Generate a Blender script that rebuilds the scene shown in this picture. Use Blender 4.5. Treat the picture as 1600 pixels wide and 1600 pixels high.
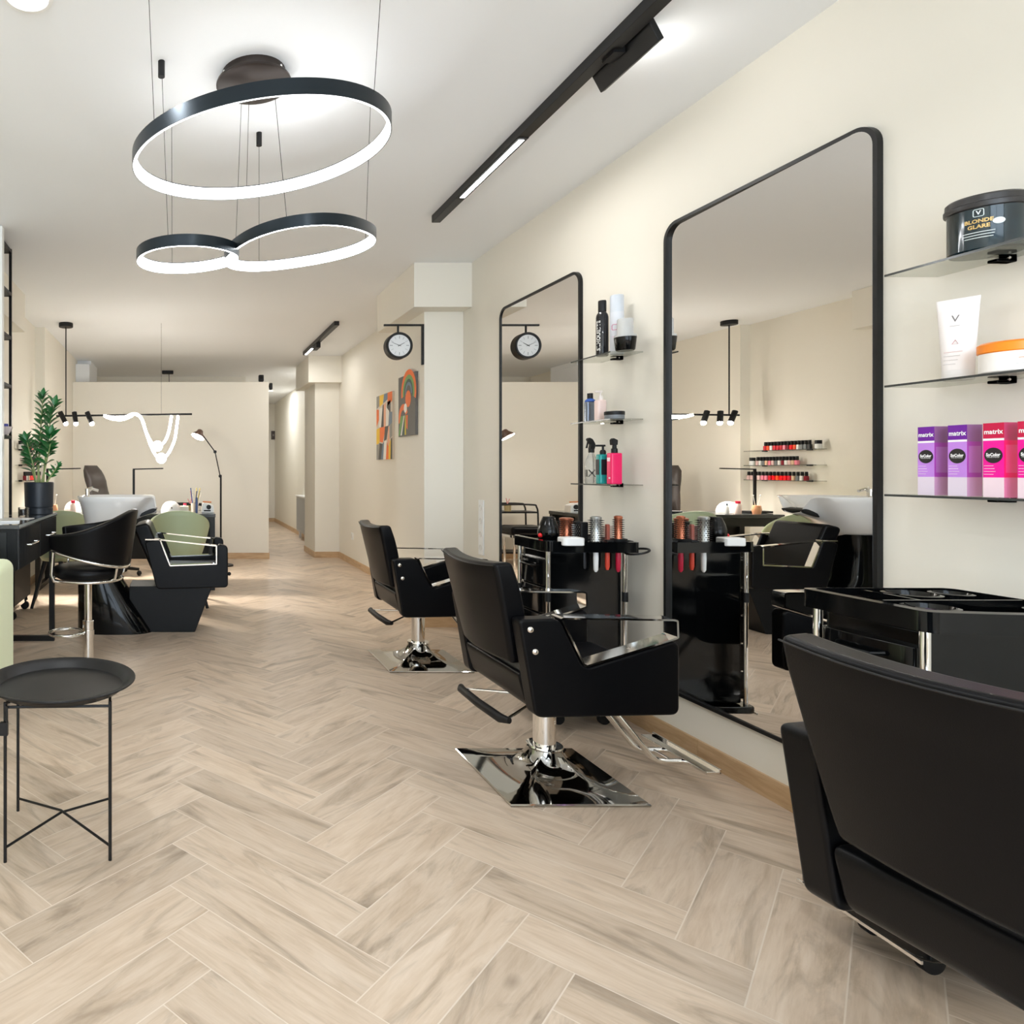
import bpy, bmesh, math, random
from mathutils import Vector, Matrix, Euler
R = math.radians
random.seed(7)
for o in list(bpy.data.objects): bpy.data.objects.remove(o)
sc = bpy.context.scene
C = sc.collection

# ------------------------------------------------------------------ camera, sky, exposure
CAMH, F, PX, PY = 1.22, 1080.0, 285.0, 734.0
cam = bpy.data.objects.new('camera', bpy.data.cameras.new('camera')); C.objects.link(cam)
cam.location = (0, 0, CAMH); cam.rotation_euler = (R(90), 0, 0)
cam.data.sensor_width = 36.0; cam.data.lens = 36.0 * F / 1600.0
cam.data.shift_x = (800 - PX) / 1600.0; cam.data.shift_y = -(800 - PY) / 1600.0
cam.data.clip_start = 0.05
sc.camera = cam
w = bpy.data.worlds.new('world'); sc.world = w; w.use_nodes = True
w.node_tree.nodes['Background'].inputs[0].default_value = (0.80, 0.90, 1.0, 1)
w.node_tree.nodes['Background'].inputs[1].default_value = 1.4
sc.view_settings.view_transform = 'Standard'; sc.view_settings.look = 'None'
sc.view_settings.gamma = 1.0; sc.view_settings.use_curve_mapping = False
sc.view_settings.exposure = 1.27
sc.cycles.use_denoising = True
sc.cycles.max_bounces = 14; sc.cycles.diffuse_bounces = 6; sc.cycles.glossy_bounces = 6; sc.cycles.transparent_max_bounces = 16
sc.cycles.sample_clamp_indirect = 6.0
def area(name, loc, rot, sx, sy, power, col=(1, 1, 1), parent=None):
    l = bpy.data.lights.new(name, 'AREA'); l.shape = 'RECTANGLE'; l.size = sx; l.size_y = sy; l.energy = power; l.color = col
    o = bpy.data.objects.new(name, l); C.objects.link(o); o.location = loc; o.rotation_euler = rot
    if parent: o.parent = parent
    return o
# daylight from the shop window behind the camera
area('shop_window_daylight', (0.3, -2.66, 1.45), (R(90), 0, 0), 3.4, 2.3, 58, (0.74, 0.87, 1.0))

# ------------------------------------------------------------------ materials
def lin(c):
    c = c / 255.0
    return c / 12.92 if c <= 0.04045 else ((c + 0.055) / 1.055) ** 2.4
def rgb(r, g, b): return (lin(r), lin(g), lin(b), 1)
def mat(name, col, rough=0.5, metal=0.0, coat=0.0, emit=0.0, ecol=None, bump=0.0, bscale=200.0, vary=0.0, vscale=8.0, spec=0.5, sheen=0.0, trans=0.0):
    m = bpy.data.materials.new(name); m.use_nodes = True; nt = m.node_tree
    b = nt.nodes['Principled BSDF']; I = b.inputs
    I['Base Color'].default_value = col; I['Roughness'].default_value = rough; I['Metallic'].default_value = metal
    I['Coat Weight'].default_value = coat; I['Coat Roughness'].default_value = 0.04; I['Specular IOR Level'].default_value = spec
    I['Sheen Weight'].default_value = sheen; I['Transmission Weight'].default_value = trans
    if emit:
        I['Emission Color'].default_value = ecol or col; I['Emission Strength'].default_value = emit
    if bump or vary:
        tc = nt.nodes.new('ShaderNodeTexCoord')
    if bump:
        n = nt.nodes.new('ShaderNodeTexNoise'); n.inputs['Scale'].default_value = bscale; n.inputs['Detail'].default_value = 3
        nt.links.new(tc.outputs['Object'], n.inputs['Vector'])
        bp = nt.nodes.new('ShaderNodeBump'); bp.inputs['Strength'].default_value = bump; bp.inputs['Distance'].default_value = 0.002
        nt.links.new(n.outputs['Fac'], bp.inputs['Height']); nt.links.new(bp.outputs['Normal'], I['Normal'])
    if vary:
        n = nt.nodes.new('ShaderNodeTexNoise'); n.inputs['Scale'].default_value = vscale; n.inputs['Detail'].default_value = 4
        nt.links.new(tc.outputs['Object'], n.inputs['Vector'])
        mx = nt.nodes.new('ShaderNodeMix'); mx.data_type = 'RGBA'
        mx.inputs[6].default_value = tuple(c * (1 - vary) for c in col[:3]) + (1,)
        mx.inputs[7].default_value = tuple(min(1, c * (1 + vary)) for c in col[:3]) + (1,)
        nt.links.new(n.outputs['Fac'], mx.inputs[0]); nt.links.new(mx.outputs[2], I['Base Color'])
    return m
def clear(name, tint, gloss=0.25, rough=0.02):
    """thin clear pane: see-through with a mirror-like sheen at grazing angles"""
    m = bpy.data.materials.new(name); m.use_nodes = True; nt = m.node_tree
    for n in list(nt.nodes): nt.nodes.remove(n)
    out = nt.nodes.new('ShaderNodeOutputMaterial'); mix = nt.nodes.new('ShaderNodeMixShader')
    tr = nt.nodes.new('ShaderNodeBsdfTransparent'); tr.inputs[0].default_value = tint
    gl = nt.nodes.new('ShaderNodeBsdfGlossy'); gl.inputs['Roughness'].default_value = rough
    fr = nt.nodes.new('ShaderNodeFresnel'); fr.inputs[0].default_value = 1.45
    mu = nt.nodes.new('ShaderNodeMath'); mu.operation = 'MULTIPLY'; mu.inputs[1].default_value = gloss * 4
    mu.use_clamp = True
    nt.links.new(fr.outputs[0], mu.inputs[0]); nt.links.new(mu.outputs[0], mix.inputs[0])
    nt.links.new(tr.outputs[0], mix.inputs[1]); nt.links.new(gl.outputs[0], mix.inputs[2]); nt.links.new(mix.outputs[0], out.inputs[0])
    return m
def wood(name, attr=False, tone=1.0, base=((182, 160, 137), (202, 182, 161), (216, 199, 181)), streak=(136, 120, 102)):
    m = bpy.data.materials.new(name); m.use_nodes = True; nt = m.node_tree; L = nt.links
    b = nt.nodes['Principled BSDF']; b.inputs['Roughness'].default_value = 0.42; b.inputs['Specular IOR Level'].default_value = 0.4
    tc = nt.nodes.new('ShaderNodeTexCoord')
    def noise(sx, sy, detail, dist):
        mp = nt.nodes.new('ShaderNodeMapping'); mp.inputs['Scale'].default_value = (sx, sy, 1)
        L.new(tc.outputs['UV'], mp.inputs['Vector'])
        n = nt.nodes.new('ShaderNodeTexNoise'); n.inputs['Scale'].default_value = 1; n.inputs['Detail'].default_value = detail
        n.inputs['Distortion'].default_value = dist; n.inputs['Roughness'].default_value = 0.6
        L.new(mp.outputs[0], n.inputs['Vector']); return n
    grain = noise(3.2, 22, 9, 1.1)
    cr = nt.nodes.new('ShaderNodeValToRGB'); e = cr.color_ramp.elements
    e[0].position = 0.28; e[0].color = rgb(*base[0]); e[1].position = 0.75; e[1].color = rgb(*base[2])
    x = e.new(0.5); x.color = rgb(*base[1])
    fine = noise(9, 130, 4, 0.3)
    fm = nt.nodes.new('ShaderNodeMix'); fm.data_type = 'FLOAT'; fm.inputs[0].default_value = 0.28
    L.new(grain.outputs['Fac'], fm.inputs[2]); L.new(fine.outputs['Fac'], fm.inputs[3]); L.new(fm.outputs[0], cr.inputs[0])
    st = noise(1.5, 8, 6, 1.8)
    sr = nt.nodes.new('ShaderNodeValToRGB'); e = sr.color_ramp.elements
    e[0].position = 0.52; e[0].color = (0, 0, 0, 1); e[1].position = 0.74; e[1].color = (0.8, 0.8, 0.8, 1); L.new(st.outputs['Fac'], sr.inputs[0])
    mx = nt.nodes.new('ShaderNodeMix'); mx.data_type = 'RGBA'; L.new(sr.outputs[0], mx.inputs[0]); L.new(cr.outputs[0], mx.inputs[6]); mx.inputs[7].default_value = rgb(*streak)
    last = mx.outputs[2]
    # knots: small dark eyes
    vo = nt.nodes.new('ShaderNodeTexVoronoi'); mp = nt.nodes.new('ShaderNodeMapping'); mp.inputs['Scale'].default_value = (1.6, 3.2, 1); L.new(tc.outputs['UV'], mp.inputs['Vector']); L.new(mp.outputs[0], vo.inputs['Vector']); vo.inputs['Scale'].default_value = 1
    kr = nt.nodes.new('ShaderNodeValToRGB'); e = kr.color_ramp.elements; e[0].position = 0.015; e[0].color = (0.55, 0.55, 0.55, 1); e[1].position = 0.07; e[1].color = (0, 0, 0, 1); L.new(vo.outputs['Distance'], kr.inputs[0])
    m3 = nt.nodes.new('ShaderNodeMix'); m3.data_type = 'RGBA'; L.new(kr.outputs[0], m3.inputs[0]); L.new(last, m3.inputs[6]); m3.inputs[7].default_value = rgb(128, 108, 88); last = m3.outputs[2]
    if attr:
        at = nt.nodes.new('ShaderNodeAttribute'); at.attribute_name = 'plank_tone'
        hs = nt.nodes.new('ShaderNodeHueSaturation'); L.new(at.outputs['Fac'], hs.inputs['Value']); L.new(last, hs.inputs['Color']); last = hs.outputs[0]
    L.new(last, b.inputs['Base Color'])
    bp = nt.nodes.new('ShaderNodeBump'); bp.inputs['Strength'].default_value = 0.12; bp.inputs['Distance'].default_value = 0.002
    L.new(grain.outputs['Fac'], bp.inputs['Height']); L.new(bp.outputs[0], b.inputs['Normal'])
    return m

M = {}
M['wall'] = mat('cream_wall_paint', rgb(233, 228, 216), 0.6, bump=0.05, bscale=90)
M['ceiling'] = mat('white_ceiling_paint', rgb(240, 242, 244), 0.7, bump=0.04, bscale=60)
M['floor'] = wood('oak_look_floor_tile', True)
M['skirt'] = wood('oak_look_skirting', False, base=((176, 142, 104), (200, 168, 130), (214, 186, 150)), streak=(160, 128, 92))
M['grout'] = mat('pale_grout', rgb(220, 206, 190), 0.8)
M['leather'] = mat('black_leather', rgb(9, 9, 11), 0.33, bump=0.10, bscale=420, spec=0.16)
M['brown'] = mat('dark_brown_leather', rgb(52, 44, 40), 0.45, bump=0.15, bscale=300)
M['chrome'] = mat('chrome', (0.86, 0.85, 0.83, 1), 0.06, 1.0)
M['blackmetal'] = mat('black_powder_coated_metal', rgb(17, 17, 18), 0.42, 0.0, spec=0.35)
M['dkmetal'] = mat('dark_anodised_metal', rgb(36, 44, 50), 0.3, 0.6)
M['gloss'] = mat('black_gloss_plastic', rgb(8, 9, 10), 0.08, spec=0.32)
M['matte'] = mat('black_matte_plastic', rgb(17, 17, 18), 0.5, spec=0.35)
M['mirror'] = mat('mirror_silver', (0.88, 0.87, 0.85, 1), 0.0, 1.0)
M['white'] = mat('white_plastic', rgb(240, 240, 238), 0.35)
M['ceramic'] = mat('white_ceramic', rgb(244, 244, 243), 0.08, coat=0.6)
M['sage'] = mat('sage_green_plastic', rgb(176, 188, 152), 0.5)
M['sageplush'] = mat('pale_green_velvet', rgb(220, 229, 188), 0.85, sheen=0.3, bump=0.2, bscale=250)
M['glassshelf'] = clear('smoked_shelf_glass', (0.88, 0.89, 0.87, 1), 0.06)
M['glassedge'] = mat('dark_glass_edge', rgb(62, 64, 62), 0.15)
M['clear'] = clear('clear_plastic', (0.93, 0.93, 0.92, 1), 0.2)
M['pane'] = clear('window_glass', (0.97, 0.98, 0.99, 1), 0.15)
M['leaf'] = mat('zz_plant_leaf', rgb(46, 118, 60), 0.32, vary=0.35, vscale=14)
M['stem'] = mat('zz_plant_stem', rgb(150, 166, 108), 0.5)
M['soil'] = mat('potting_soil', rgb(50, 38, 30), 0.9, bump=0.6, bscale=60)
M['pot'] = mat('dark_slate_pot', rgb(36, 42, 50), 0.4)
M['copper'] = mat('copper_barrel', rgb(196, 118, 88), 0.3, 0.8)
M['bristle'] = mat('dark_bristle', rgb(40, 34, 30), 0.6)
M['silver'] = mat('silver_barrel', rgb(190, 192, 190), 0.3, 0.8)
M['lamp'] = mat('led_diffuser', (1, 1, 1, 1), 0.5, emit=1.5, ecol=(0.95, 0.975, 1.0, 1))
M['lampb'] = mat('bright_led_diffuser', (1, 1, 1, 1), 0.5, emit=9, ecol=(0.97, 0.985, 1.0, 1))
M['lampw'] = mat('warm_led_tube', (1, 1, 1, 1), 0.5, emit=14, ecol=(1, 0.95, 0.87, 1))
M['bulb'] = mat('spot_bulb', (1, 1, 1, 1), 0.5, emit=20, ecol=(1, 0.94, 0.85, 1))
_cm = {}
def cm(r, g, b, rough=0.4, metal=0.0, coat=0.0):
    k = (r, g, b, rough, metal, coat)
    if k not in _cm: _cm[k] = mat('colour_%02x%02x%02x' % (r, g, b), rgb(r, g, b), rough, metal, coat)
    return _cm[k]

# ------------------------------------------------------------------ mesh helpers
class MB:
    def __init__(s): s.v = []; s.f = []; s.m = []; s.cur = 0
    def add(s, vs, fs):
        n = len(s.v); s.v += [tuple(v) for v in vs]
        for f in fs: s.f.append(tuple(i + n for i in f)); s.m.append(s.cur)
        return s
    def mi(s, k): s.cur = k; return s
    def box(s, x0, y0, z0, x1, y1, z1):
        v = [(x0,y0,z0),(x1,y0,z0),(x1,y1,z0),(x0,y1,z0),(x0,y0,z1),(x1,y0,z1),(x1,y1,z1),(x0,y1,z1)]
        return s.add(v, [(3,2,1,0),(4,5,6,7),(0,1,5,4),(1,2,6,5),(2,3,7,6),(3,0,4,7)])
    def obox(s, c, d, mtx):
        x, y, z = d[0]/2, d[1]/2, d[2]/2
        v = [Vector(c) + mtx @ Vector(p) for p in [(-x,-y,-z),(x,-y,-z),(x,y,-z),(-x,y,-z),(-x,-y,z),(x,-y,z),(x,y,z),(-x,y,z)]]
        return s.add(v, [(3,2,1,0),(4,5,6,7),(0,1,5,4),(1,2,6,5),(2,3,7,6),(3,0,4,7)])
    def loft(s, rings, cap0=True, cap1=True, closed=True):
        n = len(rings[0]); vs = [p for r in rings for p in r]; fs = []
        for i in range(len(rings) - 1):
            for j in range(n if closed else n - 1):
                k = (j + 1) % n
                fs.append((i*n+j, i*n+k, (i+1)*n+k, (i+1)*n+j))
        if cap0: fs.append(tuple(range(n - 1, -1, -1)))
        if cap1: fs.append(tuple((len(rings)-1)*n + j for j in range(n)))
        return s.add(vs, fs)
    def lathe(s, prof, n=32, c=(0, 0, 0), cap0=True, cap1=True, ax=None):
        rings = []
        q = Vector((0, 0, 1)).rotation_difference(Vector(ax).normalized()) if ax else None
        for r, z in prof:
            ring = []
            for i in range(n):
                a = 2*math.pi*i/n; p = Vector((r*math.cos(a), r*math.sin(a), z))
                if q: p = q @ p
                ring.append(Vector(c) + p)
            rings.append(ring)
        return s.loft(rings, cap0, cap1)
    def cyl(s, p0, p1, r0, r1=None, n=20):
        p0, p1 = Vector(p0), Vector(p1); d = p1 - p0
        return s.lathe([(r0, 0), (r0 if r1 is None else r1, d.length)], n, p0, ax=d)
    def tube(s, pts, r, n=8, closed=False):
        pts = [Vector(p) for p in pts]; N = len(pts); rings = []; up = None
        for i, p in enumerate(pts):
            a = pts[(i-1) % N] if (closed or i > 0) else p
            b = pts[(i+1) % N] if (closed or i < N-1) else p
            t = (b - a).normalized()
            if up is None:
                up = Vector((0,0,1)) if abs(t.z) < 0.9 else Vector((1,0,0))
            x = t.cross(up)
            if x.length < 1e-6: x = t.orthogonal()
            x.normalize(); y = x.cross(t).normalized(); up = y
            # widen at corners so bends keep their thickness
            sc_ = 1.0
            if (closed or 0 < i < N-1):
                t1 = (p - a).normalized(); t2 = (b - p).normalized(); cs = max(0.35, math.sqrt(max(0, (1 + t1.dot(t2)) / 2))); sc_ = 1/cs
            rr = r[i] if isinstance(r, (list, tuple)) else r
            rings.append([p + (x*math.cos(2*math.pi*k/n) + y*math.sin(2*math.pi*k/n)) * rr for k in range(n)])
        if closed: rings.append(rings[0]); return s.loft(rings, False, False)
        return s.loft(rings)
    def prism(s, poly, a0, a1, plane='xz'):
        def P(u, w_, a): return (u, a, w_) if plane == 'xz' else ((a, u, w_) if plane == 'yz' else (u, w_, a))
        return s.loft([[P(u, w_, a0) for u, w_ in poly], [P(u, w_, a1) for u, w_ in poly]])
    def ball(s, c, r, n=16, sz=1.0):
        prof = [(max(1e-4, r*math.sin(math.pi*i/n)), -r*sz*math.cos(math.pi*i/n)) for i in range(n+1)]
        return s.lathe(prof, n*2, c)
    def xf(s, mtx, i0=0):
        for i in range(i0, len(s.v)): s.v[i] = tuple(mtx @ Vector(s.v[i]))
        return s
def arc(c, r, a0, a1, n): return [(c[0] + r*math.cos(R(a0 + (a1-a0)*i/n)), c[1] + r*math.sin(R(a0 + (a1-a0)*i/n))) for i in range(n+1)]
def rrect(x0, y0, x1, y1, r, n=6):
    p = []
    for c, a in (((x1-r, y1-r), 0), ((x0+r, y1-r), 90), ((x0+r, y0+r), 180), ((x1-r, y0+r), 270)): p += arc(c, r, a, a+90, n)
    return p
def rpoly(pts, rad, n=5):
    """round the corners of a polygon"""
    out = []; N = len(pts)
    for i in range(N):
        p = Vector(pts[i]); a = Vector(pts[i-1]); b = Vector(pts[(i+1) % N]); r = rad[i] if isinstance(rad, (list, tuple)) else rad
        da = (a-p); db = (b-p); k = min(r, da.length*0.45, db.length*0.45)
        p0 = p + da.normalized()*k; p1 = p + db.normalized()*k
        for j in range(n+1):
            t = j/n; out.append(tuple(p0*(1-t)**2 + p*2*t*(1-t) + p1*t*t))
    return out
def obj(name, mb, m, parent=None, bev=0.0, seg=2, ang=40, sub=0, loc=None, rot=None, solid=0.0, label=None):
    me = bpy.data.meshes.new(name); me.from_pydata(mb.v, [], mb.f); me.update()
    ms = m if isinstance(m, (list, tuple)) else [m]
    for q in ms: me.materials.append(M[q] if isinstance(q, str) else q)
    me.polygons.foreach_set('material_index', mb.m)
    bm = bmesh.new(); bm.from_mesh(me)
    bmesh.ops.recalc_face_normals(bm, faces=bm.faces); bm.to_mesh(me); bm.free()
    me.polygons.foreach_set('use_smooth', [True]*len(me.polygons))
    if not bev and not sub: me.set_sharp_from_angle(angle=R(ang))
    o = bpy.data.objects.new(name, me); C.objects.link(o)
    if solid:
        d = o.modifiers.new('thickness', 'SOLIDIFY'); d.thickness = solid; d.offset = 0
    if bev:
        b = o.modifiers.new('bevel', 'BEVEL'); b.width = bev; b.segments = seg; b.limit_method = 'ANGLE'; b.angle_limit = R(ang); b.harden_normals = True
    if sub:
        b = o.modifiers.new('subdivision', 'SUBSURF'); b.levels = sub; b.render_levels = sub
    if parent: o.parent = parent
    if loc: o.location = loc
    if rot: o.rotation_euler = rot
    if label: o['label'] = label
    return o
def thing(name, label, cat, loc=(0,0,0), rz=0, group=None):
    o = bpy.data.objects.new(name, None); C.objects.link(o); o.empty_display_size = 0.1
    o.location = loc; o.rotation_euler = (0, 0, rz); o['label'] = label; o['category'] = cat
    if group: o['group'] = group
    return o
def tag(o, label, cat, group=None):
    o['label'] = label; o['category'] = cat
    if group: o['group'] = group
    return o
def struct(name, mb, m, **k):
    o = obj(name, mb, m, **k); o['kind'] = 'structure'; return o
KIDS = {}
def dup(root, loc, rz, label, group=None):
    def kids(o): return [c for c in bpy.data.objects if c.parent is o]
    def cp(o, par):
        c = o.copy(); C.objects.link(c); c.parent = par
        for k in kids(o): cp(k, c)
        return c
    r = cp(root, None); r.location = loc; r.rotation_euler = (0, 0, rz); r['label'] = label
    if group: r['group'] = group
    return r
def text(s, size, m, parent, place, name='lettering', depth=0.0, align='CENTER', bold=0.0):
    """flat letters as a mesh; place(x, y) puts each letter point on the surface it is printed on"""
    cu = bpy.data.curves.new('t', 'FONT'); cu.body = s; cu.size = size; cu.align_x = align; cu.align_y = 'CENTER'; cu.offset = bold; cu.resolution_u = 2
    t = bpy.data.objects.new('t', cu); C.objects.link(t)
    me = bpy.data.meshes.new_from_object(t.evaluated_get(bpy.context.evaluated_depsgraph_get()))
    bpy.data.objects.remove(t); bpy.data.curves.remove(cu)
    me.name = name; me.materials.clear(); me.materials.append(M[m] if isinstance(m, str) else m)
    for v in me.vertices: v.co = place(v.co.x, v.co.y)
    me.update()
    o = bpy.data.objects.new(name, me); C.objects.link(o); o.parent = parent
    return o
def at(px, py, Y): return Vector(((px-PX)/F*Y, Y, CAMH - (py-PY)/F*Y))
ORD = ['first','second','third','fourth','fifth','sixth','seventh','eighth','ninth','tenth','eleventh','twelfth','thirteenth','fourteenth','fifteenth','sixteenth','seventeenth','eighteenth','nineteenth','twentieth']
# ------------------------------------------------------------------ the room
XR, XL, ZC, Y0, Y1 = 2.18, -1.61, 2.78, -2.6, 16.3
def clip(poly, x0, x1, y0, y1):
    for ax, lim, sg in ((0, x0, 1), (0, x1, -1), (1, y0, 1), (1, y1, -1)):
        out = []
        for i in range(len(poly)):
            a, b = poly[i-1], poly[i]
            ia, ib = sg*(a[ax]-lim) >= 0, sg*(b[ax]-lim) >= 0
            if ia != ib:
                t = (lim-a[ax])/(b[ax]-a[ax]); out.append(tuple(a[k] + (b[k]-a[k])*t for k in range(4)))
            if ib: out.append(b)
        poly = out
        if not poly: return []
    return poly
def herringbone():
    L, W, g = 0.622, 0.160, 0.0017
    ang = R(-45.9); ox, oy = 0.850, 2.468
    ca, sa = math.cos(ang), math.sin(ang)
    me = bpy.data.meshes.new('floor'); V = []; Fc = []; UV = []; T = []
    rng = random.Random(3)
    for t in range(-16, 17):
        for k in range(-90, 91):
            for kind in (0, 1):
                bx, by = k*W + t*L, -k*W + t*L
                if kind == 0: r = (bx, by, bx+L, by+W)
                else: r = (bx, by-L, bx+W, by)
                tone = rng.gauss(1, 0.06); ru, rv = rng.uniform(0, 60), rng.uniform(0, 60)
                cx, cy = (r[0]+r[2])/2, (r[1]+r[3])/2
                X, Y = ox + cx*ca - cy*sa, oy + cx*sa + cy*ca
                if not (-2.6 < X < 3 and Y0-0.6 < Y < Y1+0.6): continue
                x0, y0, x1, y1 = r[0]+g, r[1]+g, r[2]-g, r[3]-g
                poly = []
                for (x, y) in ((x0,y0),(x1,y0),(x1,y1),(x0,y1)):
                    u, v = (x-r[0], y-r[1]) if kind == 0 else (y-r[1], x-r[0])
                    poly.append((ox + x*ca - y*sa, oy + x*sa + y*ca, u+ru, v+rv))
                poly = clip(poly, -1.75, 2.25, Y0, Y1)
                if len(poly) < 3: continue
                n = len(V); V += [(p[0], p[1], 0.0) for p in poly]; Fc.append(tuple(range(n, n+len(poly))))
                UV += [(p[2], p[3]) for p in poly]; T.append(tone)
    npl = len(Fc); n = len(V)
    V += [(-1.75,Y0,-0.0004),(2.25,Y0,-0.0004),(2.25,Y1,-0.0004),(-1.75,Y1,-0.0004),(-1.75,Y0,-0.1),(2.25,Y0,-0.1),(2.25,Y1,-0.1),(-1.75,Y1,-0.1)]
    for q in ((0,1,2,3),(7,6,5,4),(4,5,1,0),(5,6,2,1),(6,7,3,2),(7,4,0,3)): Fc.append(tuple(i+n for i in q)); UV += [(0,0)]*4; T.append(1)
    me.from_pydata(V, [], Fc)
    uv = me.uv_layers.new(name='UVMap'); uv.data.foreach_set('uv', [c for p in UV for c in p])
    a = me.attributes.new('plank_tone', 'FLOAT', 'FACE'); a.data.foreach_set('value', T)
    me.materials.append(M['floor']); me.materials.append(M['grout'])
    me.polygons.foreach_set('material_index', [0]*npl + [1]*6)
    o = bpy.data.objects.new('floor', me); C.objects.link(o); o['kind'] = 'structure'
herringbone()
struct('ceiling', MB().box(-1.75, Y0-0.1, ZC, 2.3, Y1+0.1, ZC+0.1), 'ceiling')
struct('wall_right', MB().box(XR, Y0-0.1, -0.1, XR+0.12, Y1+0.1, ZC), 'wall')
wl = MB().box(XL-0.14, Y0-0.1, -0.1, XL, 7.56, ZC); wl.box(XL-0.14, 7.56, -0.1, -1.505, Y1+0.1, ZC)
struct('wall_left', wl, 'wall')
struct('partition_wall', MB().box(-1.505, 9.48, 0, 1.185, 9.60, 2.425), 'wall', bev=0.004)
struct('wall_back', MB().box(-1.505, 11.6, -0.1, 1.06, 11.7, ZC), 'wall')
struct('wall_corridor_left', MB().box(0.96, 11.7, -0.1, 1.06, Y1, ZC), 'wall')
struct('wall_corridor_end', MB().box(1.06, Y1, -0.1, XR, Y1+0.1, ZC), 'wall')
struct('pillar_near', MB().box(1.875, 5.36, 0, XR, 6.06, 2.45).box(1.743, 5.20, 2.445, XR, 6.19, ZC), 'wall', bev=0.004)
struct('pillar_far', MB().box(1.84, 9.6, 0, XR, 10.4, 2.42).box(1.724, 9.45, 2.415, XR, 10.5, ZC), 'wall', bev=0.004)
struct('beam_left', MB().box(XL, 5.2, 2.445, -1.40, 6.16, ZC), 'wall', bev=0.004)
struct('beam_back', MB().box(-1.505, 9.75, 2.46, -1.31, 10.6, 2.715).box(-1.505, 9.9, 2.715, -1.31, 10.6, ZC), 'ceiling', bev=0.004)
# shop front behind the camera
wf = MB().box(-1.75, Y0-0.1, -0.1, 2.3, Y0, 0.3).box(-1.75, Y0-0.1, 2.6, 2.3, Y0, ZC).box(-1.75, Y0-0.1, 0.3, -1.4, Y0, 2.6).box(2.0, Y0-0.1, 0.3, 2.3, Y0, 2.6)
struct('wall_front', wf, 'wall')
wn = MB()
for x in (-1.4, 0.27, 1.95): wn.box(x, Y0-0.08, 0.3, x+0.05, Y0-0.03, 2.6)
wn.box(-1.4, Y0-0.08, 0.3, 2.0, Y0-0.03, 0.35); wn.box(-1.4, Y0-0.08, 2.55, 2.0, Y0-0.03, 2.6)
struct('window_1', wn, 'matte'); 
struct('window_pane', MB().box(-1.4, Y0-0.06, 0.3, 2.0, Y0-0.05, 2.6), 'pane')
# skirting boards of the same oak-look tile, with UVs along their length
def skirt(name, segs, h=0.082, t=0.011):
    mb = MB(); uvs = []
    for (x0, y0, x1, y1) in segs:
        d = Vector((x1-x0, y1-y0, 0)); ln = d.length; d.normalize(); nrm = Vector((d.y, -d.x, 0))  # right-hand side of the run faces the room
        k = max(1, round(ln/0.62)); 
        for i in range(k):
            a = Vector((x0, y0, 0)) + d*(ln*i/k + 0.0012); b = Vector((x0, y0, 0)) + d*(ln*(i+1)/k - 0.0012)
            off = random.uniform(0, 50)
            q = [a, b, b+nrm*t, a+nrm*t]
            vs = [p for p in q] + [p + Vector((0,0,h)) for p in q]
            n = len(mb.v); mb.add(vs, [(3,2,1,0),(4,5,6,7),(0,1,5,4),(1,2,6,5),(2,3,7,6),(3,0,4,7)])
            for j in range(8): uvs.append(((0 if j % 4 in (0, 3) else ln/k) + off, (h if j > 3 else 0) + (0.01 if j % 4 > 1 else 0) + off))
    o = struct(name, mb, 'skirt')
    uv = o.data.uv_layers.new(name='UVMap')
    for l in o.data.loops: uv.data[l.index].uv = uvs[l.vertex_index]
skirt('baseboard_right', [(XR, 5.36, XR, Y0), (XR, 9.6, XR, 6.06), (XR, Y1, XR, 10.4)])
skirt('baseboard_pillar_near', [(1.875, 5.36, XR, 5.36), (1.875, 6.06, 1.875, 5.36)])
skirt('baseboard_pillar_far', [(1.84, 9.6, XR, 9.6), (1.84, 10.4, 1.84, 9.6)])
skirt('baseboard_partition', [(-1.505, 9.48, 1.185, 9.48), (1.185, 9.48, 1.185, 9.6)])
skirt('baseboard_corridor', [(1.06, Y1, XR, Y1)])
skirt('baseboard_left', [(XL, Y0, XL, 7.56), (-1.505, 7.56, -1.505, 9.48)])
# ------------------------------------------------------------------ wall mirrors
def make_mirror(label, yc, tilt):
    t = thing('wall_mirror', label, 'mirror', (XR, yc, 0))
    hw, z0, z1, r = 0.4775, 0.234, 2.315, 0.075
    out = rrect(-hw, z0, hw, z1, r, 10); inn = rrect(-hw+0.014, z0+0.014, hw-0.014, z1-0.014, r-0.012, 10)
    n = len(out); mb = MB(); d = 0.019
    rings = [[(0, y, z) for y, z in out], [(-d, y, z) for y, z in out], [(-d, y, z) for y, z in inn], [(-0.004, y, z) for y, z in inn]]
    mb.loft(rings, False, False); obj('frame', mb, 'blackmetal', t, ang=50)
    g = MB(); q = rrect(-hw+0.0135, z0+0.0135, hw-0.0135, z1-0.0135, r-0.012, 10)
    g.loft([[(-0.0085 + y*tilt, y, z) for y, z in q], [(-0.0125 + y*tilt, y, z) for y, z in q]]); obj('mirror_glass', g, 'mirror', t, ang=30)
    return t
make_mirror('large black-framed wall mirror nearest the camera, reflecting the nail polish shelves', 2.6275, R(0.95))
make_mirror('black-framed wall mirror further back, reflecting the round clock', 4.239, 0.0)

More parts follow.
